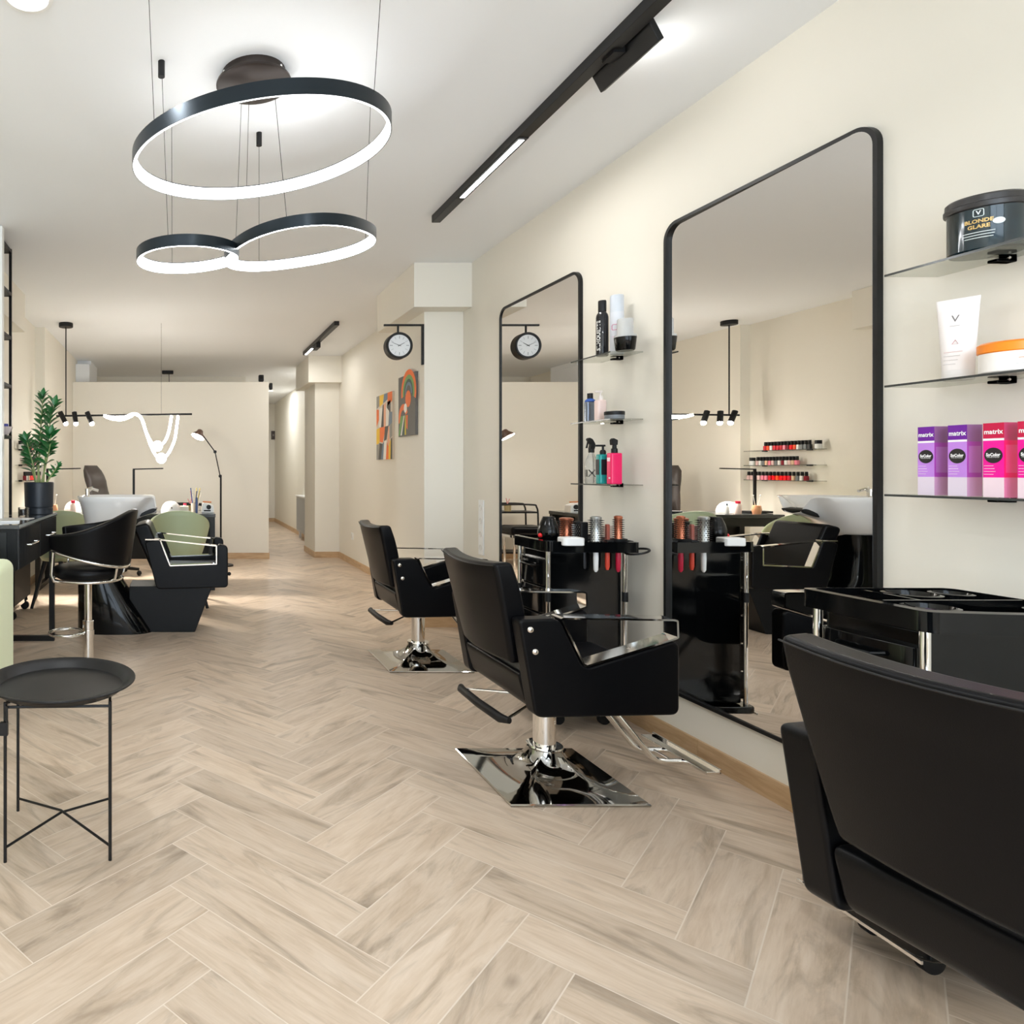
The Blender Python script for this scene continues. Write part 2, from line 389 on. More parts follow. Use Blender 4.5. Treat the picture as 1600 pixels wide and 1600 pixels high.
# ------------------------------------------------------------------ styling chairs
def make_chair(label):
    t = thing('styling_chair', label, 'chair', group='styling chairs along the mirror wall')
    # square chrome base rising to a round neck
    def sq(h, rr, n=48):
        ring = []
        for i in range(n):
            a = 2*math.pi*i/n + R(45); c, s_ = math.cos(a), math.sin(a); k = 1/max(abs(c), abs(s_))
            ring.append((c, s_, k))
        return ring
    mb = MB(); rings = []
    for z, half, f in ((0.0,.252,1),(0.007,.255,1),(0.011,.251,1),(0.0125,.235,1),(0.017,.20,.985),(0.023,.17,.95),(0.031,.142,.88),(0.041,.118,.76),(0.054,.098,.60),(0.070,.083,.40),(0.088,.073,.2),(0.105,.066,.06),(0.118,.063,0)):
        rings.append([(half*(c*(k*f + (1-f))), half*(s_*(k*f + (1-f))), z) for c, s_, k in sq(0, 0)])
    mb.loft(rings); obj('base', mb, mat_base, t, ang=35)
    mb = MB().cyl((0,0,.105), (0,0,.345), .042, n=32); mb.lathe([(.066,.118),(.068,.124),(.066,.13),(.05,.132)], 32); mb.lathe([(.046,.285),(.047,.288),(.047,.33),(.046,.333)], 32)
    obj('column', mb, 'chrome', t, ang=35)
    mb = MB().box(-.08,-.11,.335,.16,.11,.352); mb.cyl((0.02,0.0,.30),(0.085,0.0,.30),.012); mb.ball((.09,0,.30),.016,8)
    obj('swivel_plate', mb, 'chrome', t)
    # pump lever
    p = MB().tube([(-.03,.05,.315),(-.10,.09,.305),(-.235,.20,.285)], .006); p.tube([(-.03,-.05,.315),(-.10,-.06,.30),(-.215,-.135,.275)], .006)
    l = obj('pump_lever', p, 'chrome', t); obj('grip', MB().tube([(-.24,.225,.288),(-.25,.20,.285),(-.243,.05,.277),(-.226,-.11,.272),(-.21,-.15,.276)], [.012,.017,.018,.018,.012], 12), 'matte', l)
    # seat cushion and rear bolster
    s = MB().box(-.17,-.236,.36,.33,.236,.485); obj('seat', s, 'leather', t, bev=.035, seg=4)
    prof = rpoly([(-.185,.350),(-.08,.345),(-.06,.475),(-.222,.487)], .035, 5)
    obj('lower_back_bolster', MB().prism(prof, -.238, .238), 'leather', t, bev=.012, seg=3, ang=60)
    # curved backrest that narrows towards the seat
    nu, nv = 14, 12; front, rear = [], []
    for j in range(nv+1):
        v = j/nv; z = .505 + .378*v; hw = .212 + .040*min(1, v*1.2)**0.8
        fr, re = [], []
        for i in range(nu+1):
            u = -1 + 2*i/nu; bow = -.028*(1-u*u)
            xr = -.232 - .082*v + bow; th = .062 + .022*math.sin(math.pi*min(1, v*.9))
            zz = z - (.012*(1-u*u) if v > .8 else 0)
            re.append((xr, u*hw, zz)); fr.append((xr + th, u*hw, zz + .004))
        front.append(fr); rear.append(re)
    vs = [p for r_ in rear for p in r_] + [p for r_ in front for p in r_]; K = (nu+1)*(nv+1); fs = []
    for j in range(nv):
        for i in range(nu):
            a = j*(nu+1)+i; fs.append((a, a+1, a+nu+2, a+nu+1)); fs.append((K+a+nu+1, K+a+nu+2, K+a+1, K+a))
    for i in range(nu):
        fs.append((i+1, i, K+i, K+i+1)); a = nv*(nu+1)+i; fs.append((a, a+1, K+a+1, K+a))
    for j in range(nv):
        a = j*(nu+1); fs.append((a, a+nu+1, K+a+nu+1, K+a)); a += nu; fs.append((a+nu+1, a, K+a, K+a+nu+1))
    b = obj('backrest', MB().add(vs, fs), 'leather', t, bev=.016, seg=4, ang=50)
    seam = [(-.232-.082-.028*(1-(u/7)**2)-.0015, u/7*.2475, .872-.012*(1-(u/7)**2)) for u in range(-7, 8)]
    obj('seam', MB().tube(seam, .0022, 6), 'matte', b)
    # side panels with chrome armrests
    poly = [(-.252,.690),(-.107,.694),(-.021,.515),(.300,.614),(.317,.600),(.317,.352),(-.193,.342)]
    pr = rpoly(poly, [.02,.03,.03,.02,.01,.03,.03], 5)
    for s_ in (-1, 1):
        y0, y1 = (-.31, -.242) if s_ < 0 else (.242, .31)
        sp = obj('side_panel', MB().prism(pr, y0, y1), 'leather', t, bev=.010, seg=3, ang=50)
        for bx, bz in ((-.211,.655), (-.194,.577)):
            k = MB().lathe([(.012,0),(.0115,.003),(.008,.0065),(.0001,.008)], 16, (bx, s_*.309, bz), ax=(0, s_, 0)); obj('button', k, 'chrome', sp)
        ym = (y0+y1)/2; a = MB(); hw = .034; th = .0065
        path = [(-.095,.698),(.297,.692),(.312,.688),(.314,.625),(.300,.619),(-.012,.523),(-.023,.528),(-.104,.693)]
        cx = sum(p[0] for p in path)/8; cz = sum(p[1] for p in path)/8
        path = rpoly(path, .006, 3); N = len(path); ro = []
        for i, (x, z) in enumerate(path):
            pa, pb = Vector(path[i-1]), Vector(path[(i+1) % N]); d = (pb-pa).normalized(); nn = Vector((-d.y, d.x))
            if nn.dot(Vector((cx-x, cz-z))) < 0: nn = -nn
            q = Vector((x, z)) + nn*th
            ro.append([(x, ym-hw, z), (x, ym+hw, z), (q.x, ym+hw, q.y), (q.x, ym-hw, q.y)])
        ro.append(ro[0]); a.loft(ro, False, False); ar = obj('armrest', a, 'chrome', t, ang=30)
        kk = MB().lathe([(.011,0),(.010,.005),(.0001,.008)], 14, (.16, ym, .577), ax=(-.3, 0, 1)); obj('bolt', kk, 'chrome', ar)
    # footrest
    f = MB()
    for y in (-.055, .055): f.tube([(.12,y,.345),(.20,y,.33),(.385,y,.105),(.41,y,.088),(.44,y,.083),(.52,y,.083)], .011, 10)
    f.cyl((.43,-.055,.083),(.43,.055,.083),.007); f.cyl((.47,-.055,.083),(.47,.055,.083),.007)
    fr = obj('footrest', f, 'chrome', t); obj('foot_bar', MB().box(.505,-.185,.086,.56,.185,.098).box(.553,-.185,.09,.562,.185,.108), 'chrome', fr, bev=.002)
    return t
mat_base = mat('dark_mirror_chrome', (0.42, 0.41, 0.39, 1), 0.05, 1.0)
ch = make_chair('black leather styling chair in the middle, its square chrome base in full view')
ch.location = (1.44, 2.75, 0)
dup(ch, (1.50, 4.40, 0), R(-0.5), 'black leather styling chair furthest back, facing the far mirror')
c3 = dup(ch, (1.478, 1.108, 0), R(7), 'large cropped black leather styling chair seen from behind at the right edge')
for o in bpy.data.objects:        # pumped up a little higher than the others
    if o.parent is c3 and not o.name.startswith(('base', 'column')): o.location.z += .025
    if o.parent is c3 and o.name.startswith('pump_lever'): o.rotation_euler.z = R(95)

# ------------------------------------------------------------------ salon trolleys
def make_trolley(label):
    t = thing('salon_trolley', label, 'trolley', group='black salon trolleys at the mirror wall')
    # x: away from the wall is negative; y: towards the camera is negative
    hx, hy = .185, .135
    b = MB().box(-hx+.012, -hy+.01, .12, hx-.012, hy-.01, .838); obj('body', b, 'gloss', t, bev=.012, seg=3)
    for i in range(5):
        z1 = .795 - i*.132; d = MB()
        cs = arc((0, 0), 1, -90, 90, 10)
        prof = [( -hx - .012*math.cos(R(a)), .118*math.sin(R(a)) ) for a in range(-90, 91, 15)]
        d.loft([[(x, y, z1-.126) for x, y in prof] + [(-hx+.02, .118, z1-.126), (-hx+.02, -.118, z1-.126)], [(x, y, z1) for x, y in prof] + [(-hx+.02, .118, z1), (-hx+.02, -.118, z1)]])
        o = obj('drawer', d, 'gloss', t, bev=.004)
        obj('handle', MB().tube([(-hx-.012,-.06,z1-.03),(-hx-.03,-.045,z1-.034),(-hx-.032,.045,z1-.034),(-hx-.012,.06,z1-.03)], .006), 'gloss', o)
    for x in (-hx+.004, hx-.004):
        for y in (-hy, hy):
            obj('post', MB().cyl((x, y, .10), (x, y, .85), .0105, n=16), 'chrome', t)
            obj('post_collar', MB().cyl((x, y, .60), (x, y, .645), .013, n=16), 'matte', t)
    # tray with raised rim, round wells and a side wing full of tool holes towards the camera
    def slab(poly, z0, z1): return MB().prism(poly, z0, z1, 'xy')
    outl = rpoly([(-.205,-.165),(-.06,-.19),(.19,-.215),(.205,-.20),(.205,.15),(.19,.165),(-.19,.165),(-.205,.15)], .03, 5)
    inn = rpoly([(-.188,-.146),(-.06,-.172),(.175,-.196),(.188,-.18),(.188,.135),(.17,.148),(-.17,.148),(-.188,.135)], .025, 5)
    tr = MB(); rr = lambda pl, z: [(x, y, z) for x, y in pl]
    tr.loft([rr(outl, .838), rr(outl, .886), rr(inn, .888), rr(inn, .868), rr([(x*.98, y*.98) for x, y in inn], .864)], True, True)
    tray = obj('tray', tr, 'gloss', t, ang=30)
    def well(cx, cy, r, n=28):
        m = MB(); m.lathe([(r, .866), (r+.004, .884), (r-.004, .886), (r-.008, .868), (r-.012, .842), (.001, .8415)], n, (cx, cy, 0), False, True); return m
    for cx, cy, r in ((-.12,-.09,.048), (.02,.085,.055), (.13,.09,.04), (.11,-.13,.035)): obj('round_well', well(cx, cy, r), 'gloss', tray)
    ridge = MB()
    for i in range(9): ridge.box(.03+i*.015, -.06, .866, .036+i*.015, .02, .878)
    obj('comb_ridge', ridge, 'gloss', tray)
    obj('divider', MB().box(-.18,-.025,.866,.18,-.018,.887).box(-.06,-.02,.866,-.054,.14,.885), 'gloss', tray)
    bs = MB().prism(rpoly([(-.215,-.165),(.215,-.165),(.215,.165),(-.215,.165)], .04, 5), .085, .118, 'xy'); obj('base', bs, 'gloss', t, bev=.008, seg=3)
    obj('base_trim', MB().box(-.217,-.16,.082,-.212,.16,.09), 'chrome', t)
    for x in (-.10, .12):
        for y in (-.07, .07):
            c_ = MB().cyl((x, y-.012, .028), (x, y+.012, .028), .028, n=24); c_.cyl((x, y, .06), (x, y, .09), .009); c_.box(x-.012, y-.017, .045, x+.03, y-.013, .08); c_.box(x-.012, y+.013, .045, x+.03, y+.017, .08)
            obj('castor', c_, 'matte', t, bev=.002)
    obj('dryer_ring', MB().tube([(.215 + .045*math.cos(a/20*6.283), -.17 + .055*math.sin(a/20*6.283), .84 + .012*math.cos(a/20*6.283)) for a in range(20)], .005, 8, True), 'matte', t)
    return t
tr1 = make_trolley('black salon trolley holding brushes and a dryer below the middle glass shelves')
tr1.location = (1.90, 3.385, 0)
dup(tr1, (1.90, 1.735, 0.01), 0, 'black salon trolley with an empty tray behind the cropped chair')

# tools standing in the far trolley
TG = 'hair tools on the far trolley'
def round_brush(label, x, y, z, r, h, barrel, handle, hl=.10, bris='bristle', perf=True, capm=None):
    t = thing('round_hair_brush', label, 'brush', (x, y, z), group=TG)
    b = MB().lathe([(r*.9,0),(r*.98,.006),(r*.98,.012),(r*.88,.016),(r*.88,h-.016),(r*.96,h-.012),(r*.96,h-.004),(r*.6,h)], 28)
    obj('barrel', b, barrel, t)
    k = MB(); rows = int(h/.0095); per = 14
    for i in range(2, rows-1):
        for j in range(per):
            a = 2*math.pi*(j + .5*(i % 2))/per; c, s_ = math.cos(a), math.sin(a); zz = i*h/rows
            q = Vector((c, s_, 0)); tt = Vector((-s_, c, 0))*.0028
            p0 = q*r*.87 + Vector((0,0,zz)); p1 = q*r*1.45 + Vector((0,0,zz))
            k.add([p0-tt, p0+tt, p1], [(0,1,2)]); k.add([p0-Vector((0,0,.0028)), p0+Vector((0,0,.0028)), p1], [(0,1,2)])
    obj('bristles', k, bris, t, ang=80)
    if handle: obj('handle', MB().lathe([(.007,0),(.010,-.015),(.0115,-.06),(.010,-hl+.01),(.004,-hl)], 16), handle, t)
    return t
def hl(t, a): return t
pz = .868
p = at(885, 836, 3.42); round_brush('fat copper round brush beside the black hair dryer', p.x, p.y, .866, .033, .118, 'copper', None)
p = at(903, 838, 3.36); round_brush('slim black round brush with pale tipped bristles beside the fat copper brush', p.x, p.y, .866, .020, .105, 'matte', None, bris=cm(190,190,186))
p = at(931, 846, 3.225); round_brush('silver round brush with white handle hanging through the tray', p.x, p.y, .868, .025, .135, 'silver', 'white', .125)
p = at(966, 848, 3.225); round_brush('slim copper round brush with crimson handle at the tray end', p.x, p.y, .868, .0185, .138, 'copper', cm(196,26,62), .125)
t = thing('paddle_brush', 'small flat red-brown brush with orange-red handle below the tray', 'brush', tuple(at(949, 848, 3.225)), group=TG); t.location.z = .868
obj('head', MB().box(-.008,-.009,0,.008,.009,.098), cm(150,70,52), t, bev=.004)
k = MB()
for i in range(16):
    for j in range(3): k.box(.008, -.006+j*.005, .012+i*.005, .022, -.0045+j*.005, .0135+i*.005); k.box(-.022, -.006+j*.005, .012+i*.005, -.008, -.0045+j*.005, .0135+i*.005)
obj('bristles', k, cm(120,70,60), t); obj('handle', MB().lathe([(.008,0),(.010,-.03),(.010,-.10),(.006,-.115)], 14), cm(214,72,52), t)
t = thing('vent_brush', 'flat matte black brush upright between pale and silver brushes', 'brush', tuple(at(912, 846, 3.27)), group=TG); t.location.z = .868
obj('head', MB().box(-.018,-.010,0,.018,.006,.105), 'matte', t, bev=.006)
k = MB()
for i in range(18):
    for j in range(6): k.box(-.015+j*.0055, -.022, .01+i*.005, -.0138+j*.0055, -.010, .0112+i*.005)
obj('bristles', k, 'matte', t); obj('handle', MB().lathe([(.009,0),(.012,-.04),(.012,-.11),(.008,-.125)], 14), cm(42,42,46), t)
p = at(857, 838, 3.36)
t = thing('hair_dryer', 'glossy black rounded hair dryer standing on the far trolley', 'dryer', (p.x, p.y, .868), group=TG)
obj('housing', MB().lathe([(.034,0),(.042,.012),(.048,.04),(.047,.062),(.040,.088),(.030,.112),(.029,.118),(.020,.119)], 32), 'gloss', t)
obj('switch', MB().ball((-.046,-.012,.035), .011, 8), cm(220,24,30), t)
obj('nozzle', MB().cyl((0,0,.117),(0,0,.124),.026), 'matte', t)
p = at(892, 850, 3.22)
t = thing('wax_pot', 'white rounded square tub at the front of the far trolley tray', 'tub', (p.x, p.y, .868), group=TG)
obj('tub', MB().prism(rrect(-.050,-.036,.050,.036,.018), 0, .038, 'xy'), 'white', t, bev=.006, seg=3); obj('lid_hollow', MB().lathe([(.025,.038),(.024,.0395),(.001,.039)], 24), cm(226,228,230), t)
p = at(966, 850, 3.22)
t = thing('dryer_holder', 'black open ring holder clipped on the far trolley tray end', 'holder', (p.x, p.y, .868), group=TG)
obj('ring', MB().lathe([(.034,0),(.036,.03),(.032,.031),(.029,.004)], 28, cap0=False, cap1=False), 'matte', t, solid=.003)
obj('bracket', MB().prism([(-.085,0),(-.03,0),(-.03,.028),(-.06,.026)], -.02, .02), 'matte', t, bev=.004); obj('bracket', MB().prism([(.03,0),(.085,0),(.06,.022),(.03,.028)], -.02, .02), 'matte', t, bev=.004)
# ------------------------------------------------------------------ glass wall shelves on black clamps
SZ = [1.150, 1.462, 1.780]
def make_shelf(label, y0, y1, z):
    t = thing('glass_shelf', label, 'shelf', (XR, (y0+y1)/2, z), group='glass wall shelves for hair products')
    h = (y1-y0)/2
    obj('glass_pane', MB().box(-.160,-h,-.006,-.006,h,0), 'glassshelf', t)
    obj('glass_edge', MB().box(-.1615,-h,-.006,-.160,h,0), 'glassedge', t)
    for y in (-h+.055, h-.055):
        c = MB().box(-.022,-.012,-.016,0,.012,.004).box(-.052,-.012,-.0155,-.02,.012,-.0075).box(-.052,-.012,.0005,-.02,.012,.0045)
        k = obj('clamp', c, 'matte', t, bev=.002); obj('screw', MB().ball((-.022,-.0125,-.006), .004, 6), 'chrome', k)
    return t
nm = ['bottom', 'middle', 'top']
for i, z in enumerate(SZ): make_shelf('%s clear glass shelf between the two wall mirrors' % nm[i], 3.262, 3.594, z)
for i, z in enumerate(SZ): make_shelf('%s clear glass shelf at the right edge of the photo' % nm[i], 1.645, 1.988, z)
def spot(px, x): return x, x*F/(px-PX)     # where a thing of given distance from the wall sits along the wall
def wrap(r, ang, z, s=1.0):                # lettering bent around a can, centred on the given direction
    return lambda x, y: Vector(((r+.0006)*math.cos(R(ang)+x/r), (r+.0006)*math.sin(R(ang)+x/r), z + y*s))
def vwrap(r, ang, z): return lambda x, y: Vector(((r+.0006)*math.cos(R(ang)-y/r), (r+.0006)*math.sin(R(ang)-y/r), z + x))
GP = 'hair products on the middle glass shelves'; GN = 'hair products on the right-hand glass shelves'
VA = -140      # direction from the shelves to the room
def bottle(name, label, cat, px, x, sh, group, rz=0):
    X, Y = spot(px, x); return thing(name, label, cat, (X, Y, SZ[sh]+.0004), rz, group)
# top shelf
t = bottle('spray_can', 'tall slim black spray can with white vertical lettering', 'spray can', 941, 2.075, 2, GP)
obj('can', MB().lathe([(.024,0),(.0275,.003),(.0275,.192),(.025,.205),(.017,.218),(.016,.220)], 32), mat('black_can', rgb(28,28,30), .25, .4, .5), t)
obj('cap', MB().lathe([(.0175,.2195),(.018,.222),(.018,.27),(.0165,.275),(.001,.2755)], 28), 'matte', t)
text('SILHOUETTE', .026, cm(228,226,220), t, vwrap(.0275, -156, .10), bold=.0006)
t = bottle('spray_can', 'tall white spray can with a pink outlined emblem', 'spray can', 964, 2.115, 2, GP)
obj('can', MB().lathe([(.028,0),(.030,.003),(.030,.20),(.0295,.205)], 32), cm(214,217,224,.3), t); obj('cap', MB().lathe([(.0295,.205),(.0295,.28),(.027,.288),(.001,.289)], 32), cm(206,212,220,.3), t)
em = MB().tube([wrap(.030,-140,.13)(x, y) for x, y in rrect(-.013,-.013,.013,.013,.006,4)], .0012, 6, True); obj('emblem', em, cm(206,92,140), t)
obj('stripe', MB().tube([wrap(.030,-140,.085)(x*.013, 0) for x in (-1,-.5,0,.5,1)], .0009, 6), cm(226,160,190), t)
t = bottle('jar', 'clear domed jar with black lower half on the top middle shelf', 'jar', 977, 2.085, 2, GP)
obj('jar', MB().lathe([(.036,0),(.040,.004),(.046,.058),(.0465,.062),(.001,.0625)], 36), 'gloss', t); obj('lid', MB().lathe([(.046,.063),(.0455,.072),(.034,.074),(.033,.145),(.031,.149),(.001,.15)], 36), mat('frosted_plastic', rgb(226,226,224), .2, trans=.4), t)
# middle shelf
t = bottle('bottle', 'silver and black bottle with blue shoulder and black cap', 'bottle', 922, 2.085, 1, GP)
obj('body', MB().prism(rrect(-.026,-.018,.026,.018,.012), 0, .105, 'xy'), mat('silver_label', rgb(120,128,140), .2, .7), t, bev=.004)
obj('shoulder', MB().lathe([(.024,.105),(.024,.112),(.012,.122)], 24), cm(36,84,170), t); obj('cap', MB().cyl((0,0,.12),(0,0,.148),.0135), 'matte', t)
t = bottle('pump_bottle', 'pale pink pump bottle on the middle glass shelf', 'bottle', 938, 2.085, 1, GP)
obj('body', MB().prism(rrect(-.024,-.020,.024,.020,.013), 0, .105, 'xy'), cm(232,206,198,.3), t, bev=.006, seg=3)
p = MB().cyl((0,0,.105),(0,0,.125),.011); p.cyl((0,0,.125),(0,0,.145),.004); p.box(-.030,-.006,.143,.008,.006,.151); obj('pump', p, cm(224,214,208,.3), t)
t = bottle('jar', 'flat dark jar with grey band on the middle glass shelf', 'jar', 960, 2.085, 1, GP)
obj('jar', MB().lathe([(.040,0),(.042,.003),(.042,.022),(.001,.0225)], 36), cm(120,124,128), t); obj('lid', MB().lathe([(.043,.021),(.0435,.024),(.0435,.037),(.041,.039),(.001,.0392)], 36), 'matte', t)
# bottom shelf
t = bottle('spray_bottle', 'clear spray bottle with black trigger and dark lettering', 'bottle', 924, 2.09, 0, GP)
obj('body', MB().lathe([(.027,0),(.030,.004),(.030,.10),(.024,.125),(.013,.15),(.012,.158)], 32), mat('frosted_bottle', rgb(236,236,232), .15, trans=.75), t)
tg = MB().cyl((0,0,.157),(0,0,.176),.014); tg.prism(rpoly([(-.012,.174),(.012,.174),(.016,.20),(.002,.226),(-.016,.234),(-.024,.224),(-.006,.20)], .006, 3), -.010, .010); tg.prism([(-.02,.214),(-.014,.216),(-.022,.18),(-.028,.18)], -.004, .004); obj('trigger', tg, 'matte', t)
text('IIX', .05, 'matte', t, wrap(.030, -140, .05), bold=.0005)
t = bottle('pump_bottle', 'teal pump bottle with black label', 'bottle', 942, 2.06, 0, GP)
obj('body', MB().prism(rrect(-.026,-.020,.026,.020,.010), 0, .145, 'xy'), cm(22,146,142,.3), t, bev=.006, seg=3)
obj('label', MB().box(-.0268,-.014,.045,-.0262,.014,.120).box(-.020,-.0208,.045,.020,-.0202,.12), cm(26,30,34), t)
p = MB().lathe([(.013,.145),(.014,.158),(.010,.166),(.005,.168),(.005,.186)], 20); p.box(-.036,-.006,.183,.009,.006,.192); obj('pump', p, 'matte', t)
t = bottle('spray_bottle', 'bright pink bottle with black spray pump and white label', 'bottle', 960, 2.075, 0, GP)
obj('body', MB().prism(rrect(-.027,-.021,.027,.021,.008), 0, .150, 'xy'), cm(236,22,96,.3), t, bev=.005, seg=3)
obj('label', MB().box(-.0278,-.010,.110,-.0272,.012,.128).box(-.0278,-.012,.026,-.0272,.0,.034), cm(250,222,230), t)
p = MB().lathe([(.014,.150),(.014,.170),(.010,.173),(.009,.19)], 20); p.prism(rpoly([(-.016,.188),(.010,.188),(.012,.212),(-.010,.222),(-.018,.212)], .004, 3), -.009, .009); obj('sprayer', p, 'matte', t)
# right-hand shelves: jar, tube, orange-lidded tub, colour boxes
t = bottle('tub', 'big black and teal tub with gold lettering on the top shelf', 'tub', 1541, 2.085, 2, GN)
tubm = mat('black_teal_label', rgb(10,34,42), .12, vary=.9, vscale=30, coat=.5)
obj('tub', MB().lathe([(.066,0),(.070,.004),(.070,.108),(.0705,.110)], 48), tubm, t)
obj('lid', MB().lathe([(.071,.106),(.075,.108),(.076,.112),(.076,.120),(.0735,.122),(.073,.136),(.068,.141),(.001,.142)], 48), mat('dark_lid', rgb(44,42,42), .35), t)
gold = cm(206,172,108,.3,.3)
text('BLONDE', .0130, gold, t, wrap(.070, -150, .072), bold=.0005); text('GLARE', .0130, gold, t, wrap(.070, -150, .058), bold=.0005)
for k, wd in enumerate((.028, .027, .025)): obj('print_line', MB().tube([wrap(.070,-150,.044-k*.007)(x*wd, 0) for x in (-1,-.6,-.2,.2,.6,1)], .0011, 4), cm(220,224,224), t)
obj('emblem', MB().tube([wrap(.070,-150,.093)(x, y) for x, y in rrect(-.009,-.009,.009,.009,.003,3)], .0009, 4, True), cm(214,222,222), t)
text('V', .014, cm(226,230,230), t, wrap(.070, -150, .093), bold=.0004)
obj('seal', MB().loft([[wrap(.0703,-122,.066)(.011*math.cos(a/20*6.283), .008*math.sin(a/20*6.283)) for a in range(20)], [wrap(.0708,-122,.066)(.011*math.cos(a/20*6.283), .008*math.sin(a/20*6.283)) for a in range(20)]]), cm(206,212,210), t)
lab = MB(); lab.loft([[wrap(.0702, a, .012)(0,0), wrap(.0702, a, .098)(0,0)] for a in range(-72, -25, 4)], False, False, closed=False); obj('label', lab, mat('grey_print', rgb(150,156,158), .5, vary=.3, vscale=260), t)
X, Y = spot(1497, 2.10)
t = thing('cream_tube', 'white cream tube standing on its cap on the middle shelf', 'tube', (X, Y, SZ[1]+.0004), R(22), GN)
rings = []
for k in range(13):
    v = k/12; a = .030 + .013*v; b = .030*(1-v)**.7 + .0016
    rings.append([(a*math.cos(2*math.pi*i/32) if False else b*math.cos(2*math.pi*i/32), a*math.sin(2*math.pi*i/32), .026 + .195*v) for i in range(32)])
obj('tube', MB().loft(rings), cm(246,240,238,.35), t, ang=60)
obj('cap', MB().lathe([(.029,0),(.0305,.002),(.0305,.026),(.001,.0262)], 36), cm(244,240,238,.3), t)
tf = lambda z: -(.030*(1-(z-.026)/.195)**.7 + .0026)
pl = lambda z: (lambda x, y: Vector((tf(z+y), -x, z+y)))
text('V', .026, cm(120,116,116), t, pl(.165)); obj('print_line', MB().tube([pl(.146)(x, 0) for x in (-.010,.010)], .0006, 4), cm(190,184,182), t)
obj('seal', MB().tube([pl(.10)(.003+x, y) for x, y in ((-.006,-.004),(.006,-.004),(0,.007))], .0007, 4, True), cm(190,90,100), t)
for k in range(4): obj('print_line', MB().tube([pl(.075-k*.011)(x, 0) for x in (-.018,.018-k*.004)], .0005, 4), cm(226,178,178) if k == 0 else cm(206,200,198), t)
t = bottle('tub', 'white tub with bright orange lid on the middle shelf', 'tub', 1588, 2.085, 1, GN)
obj('tub', MB().lathe([(.060,0),(.063,.003),(.063,.052),(.001,.0525)], 48), cm(244,240,236,.3), t); obj('lid', MB().lathe([(.064,.050),(.066,.052),(.066,.072),(.060,.077),(.001,.078)], 48), cm(250,140,20,.35), t)
obj('print_line', MB().tube([wrap(.063,-128,.032)(x, 0) for x in (-.010,0,.010)], .0008, 4), cm(226,140,80), t); obj('print_line', MB().tube([wrap(.063,-128,.018)(x, 0) for x in (-.014,0,.014)], .0006, 4), cm(190,186,184), t)
def color_box(label, pxa, pxb, dark, lite, pale, side):
    x0 = 2.05; ya = x0*F/(pxa-PX); yb = x0*F/(pxb-PX); w_ = ya-yb; d = .040; H = .188
    t = thing('hair_color_box', label, 'box', (x0, (ya+yb)/2, SZ[0]+.0004), 0, 'hair colour boxes on the bottom right shelf')
    h = w_/2
    def band(z0, z1, front, sd, nm_):
        b = MB(); b.box(0,-h,z0,d,h,z1); o = obj(nm_, b, [front, sd], t)
        for p in o.data.polygons: p.material_index = 0 if p.normal.x < -.5 or p.normal.z > .5 else 1
    band(0, .050, pale[0], pale[1], 'carton_base'); band(.050, .1435, lite, side[0], 'carton'); band(.1435, .149, cm(250,246,250), side[1], 'carton_stripe'); band(.149, H, dark, side[1], 'carton_top')
    dr = h*.86
    obj('roundel', MB().lathe([(dr,0),(dr,.0008),(.0001,.0008)], 36, (0,0,.106), ax=(-1,0,0)), cm(34,30,30), t)
    fw = w_/.043
    text('matrix', .0145*fw, cm(255,255,255), t, lambda x, y: Vector((-.0006, -x, .1655+y*1.1)), bold=.0004)
    text('SoColor', .0084*fw, cm(255,255,255), t, lambda x, y: Vector((-.0012, -x, .1075+y*1.2)), bold=.0004)
    text('PRE-BONDED', .0042*fw, cm(235,235,235), t, lambda x, y: Vector((-.0012, -x, .1015+y*1.1)))
    for k in range(4): obj('print_line', MB().box(-.0005,h*.9-h*(.9,1.0,1.1,.9)[k],.079-k*.0072,0,h*.9,.0802-k*.0072), pale[0] if k != 1 else cm(255,245,255), t)
    # tube printed on the narrow side
    obj('tube_print', MB().box(.004,-h-.0005,.062,d-.004,-h,.132), side[2], t)
    return t
pur = (cm(112,20,158), cm(200,138,232), (cm(232,218,234), cm(200,152,184)), (cm(166,62,166), cm(142,92,140), cm(178,108,180)))
mag = (cm(208,0,70), cm(250,0,160), (cm(250,224,234), cm(226,128,166)), (cm(242,10,104), cm(190,60,104), cm(238,72,134)))
color_box('purple hair colour box at the far end of the row', 1434, 1460, *pur)
color_box('purple hair colour box next to the pink boxes', 1481, 1511, *pur)
color_box('magenta pink hair colour box beside the purple ones', 1536, 1569, *mag)
color_box('magenta pink hair colour box cut off by the photo edge', 1590, 1626, *mag)
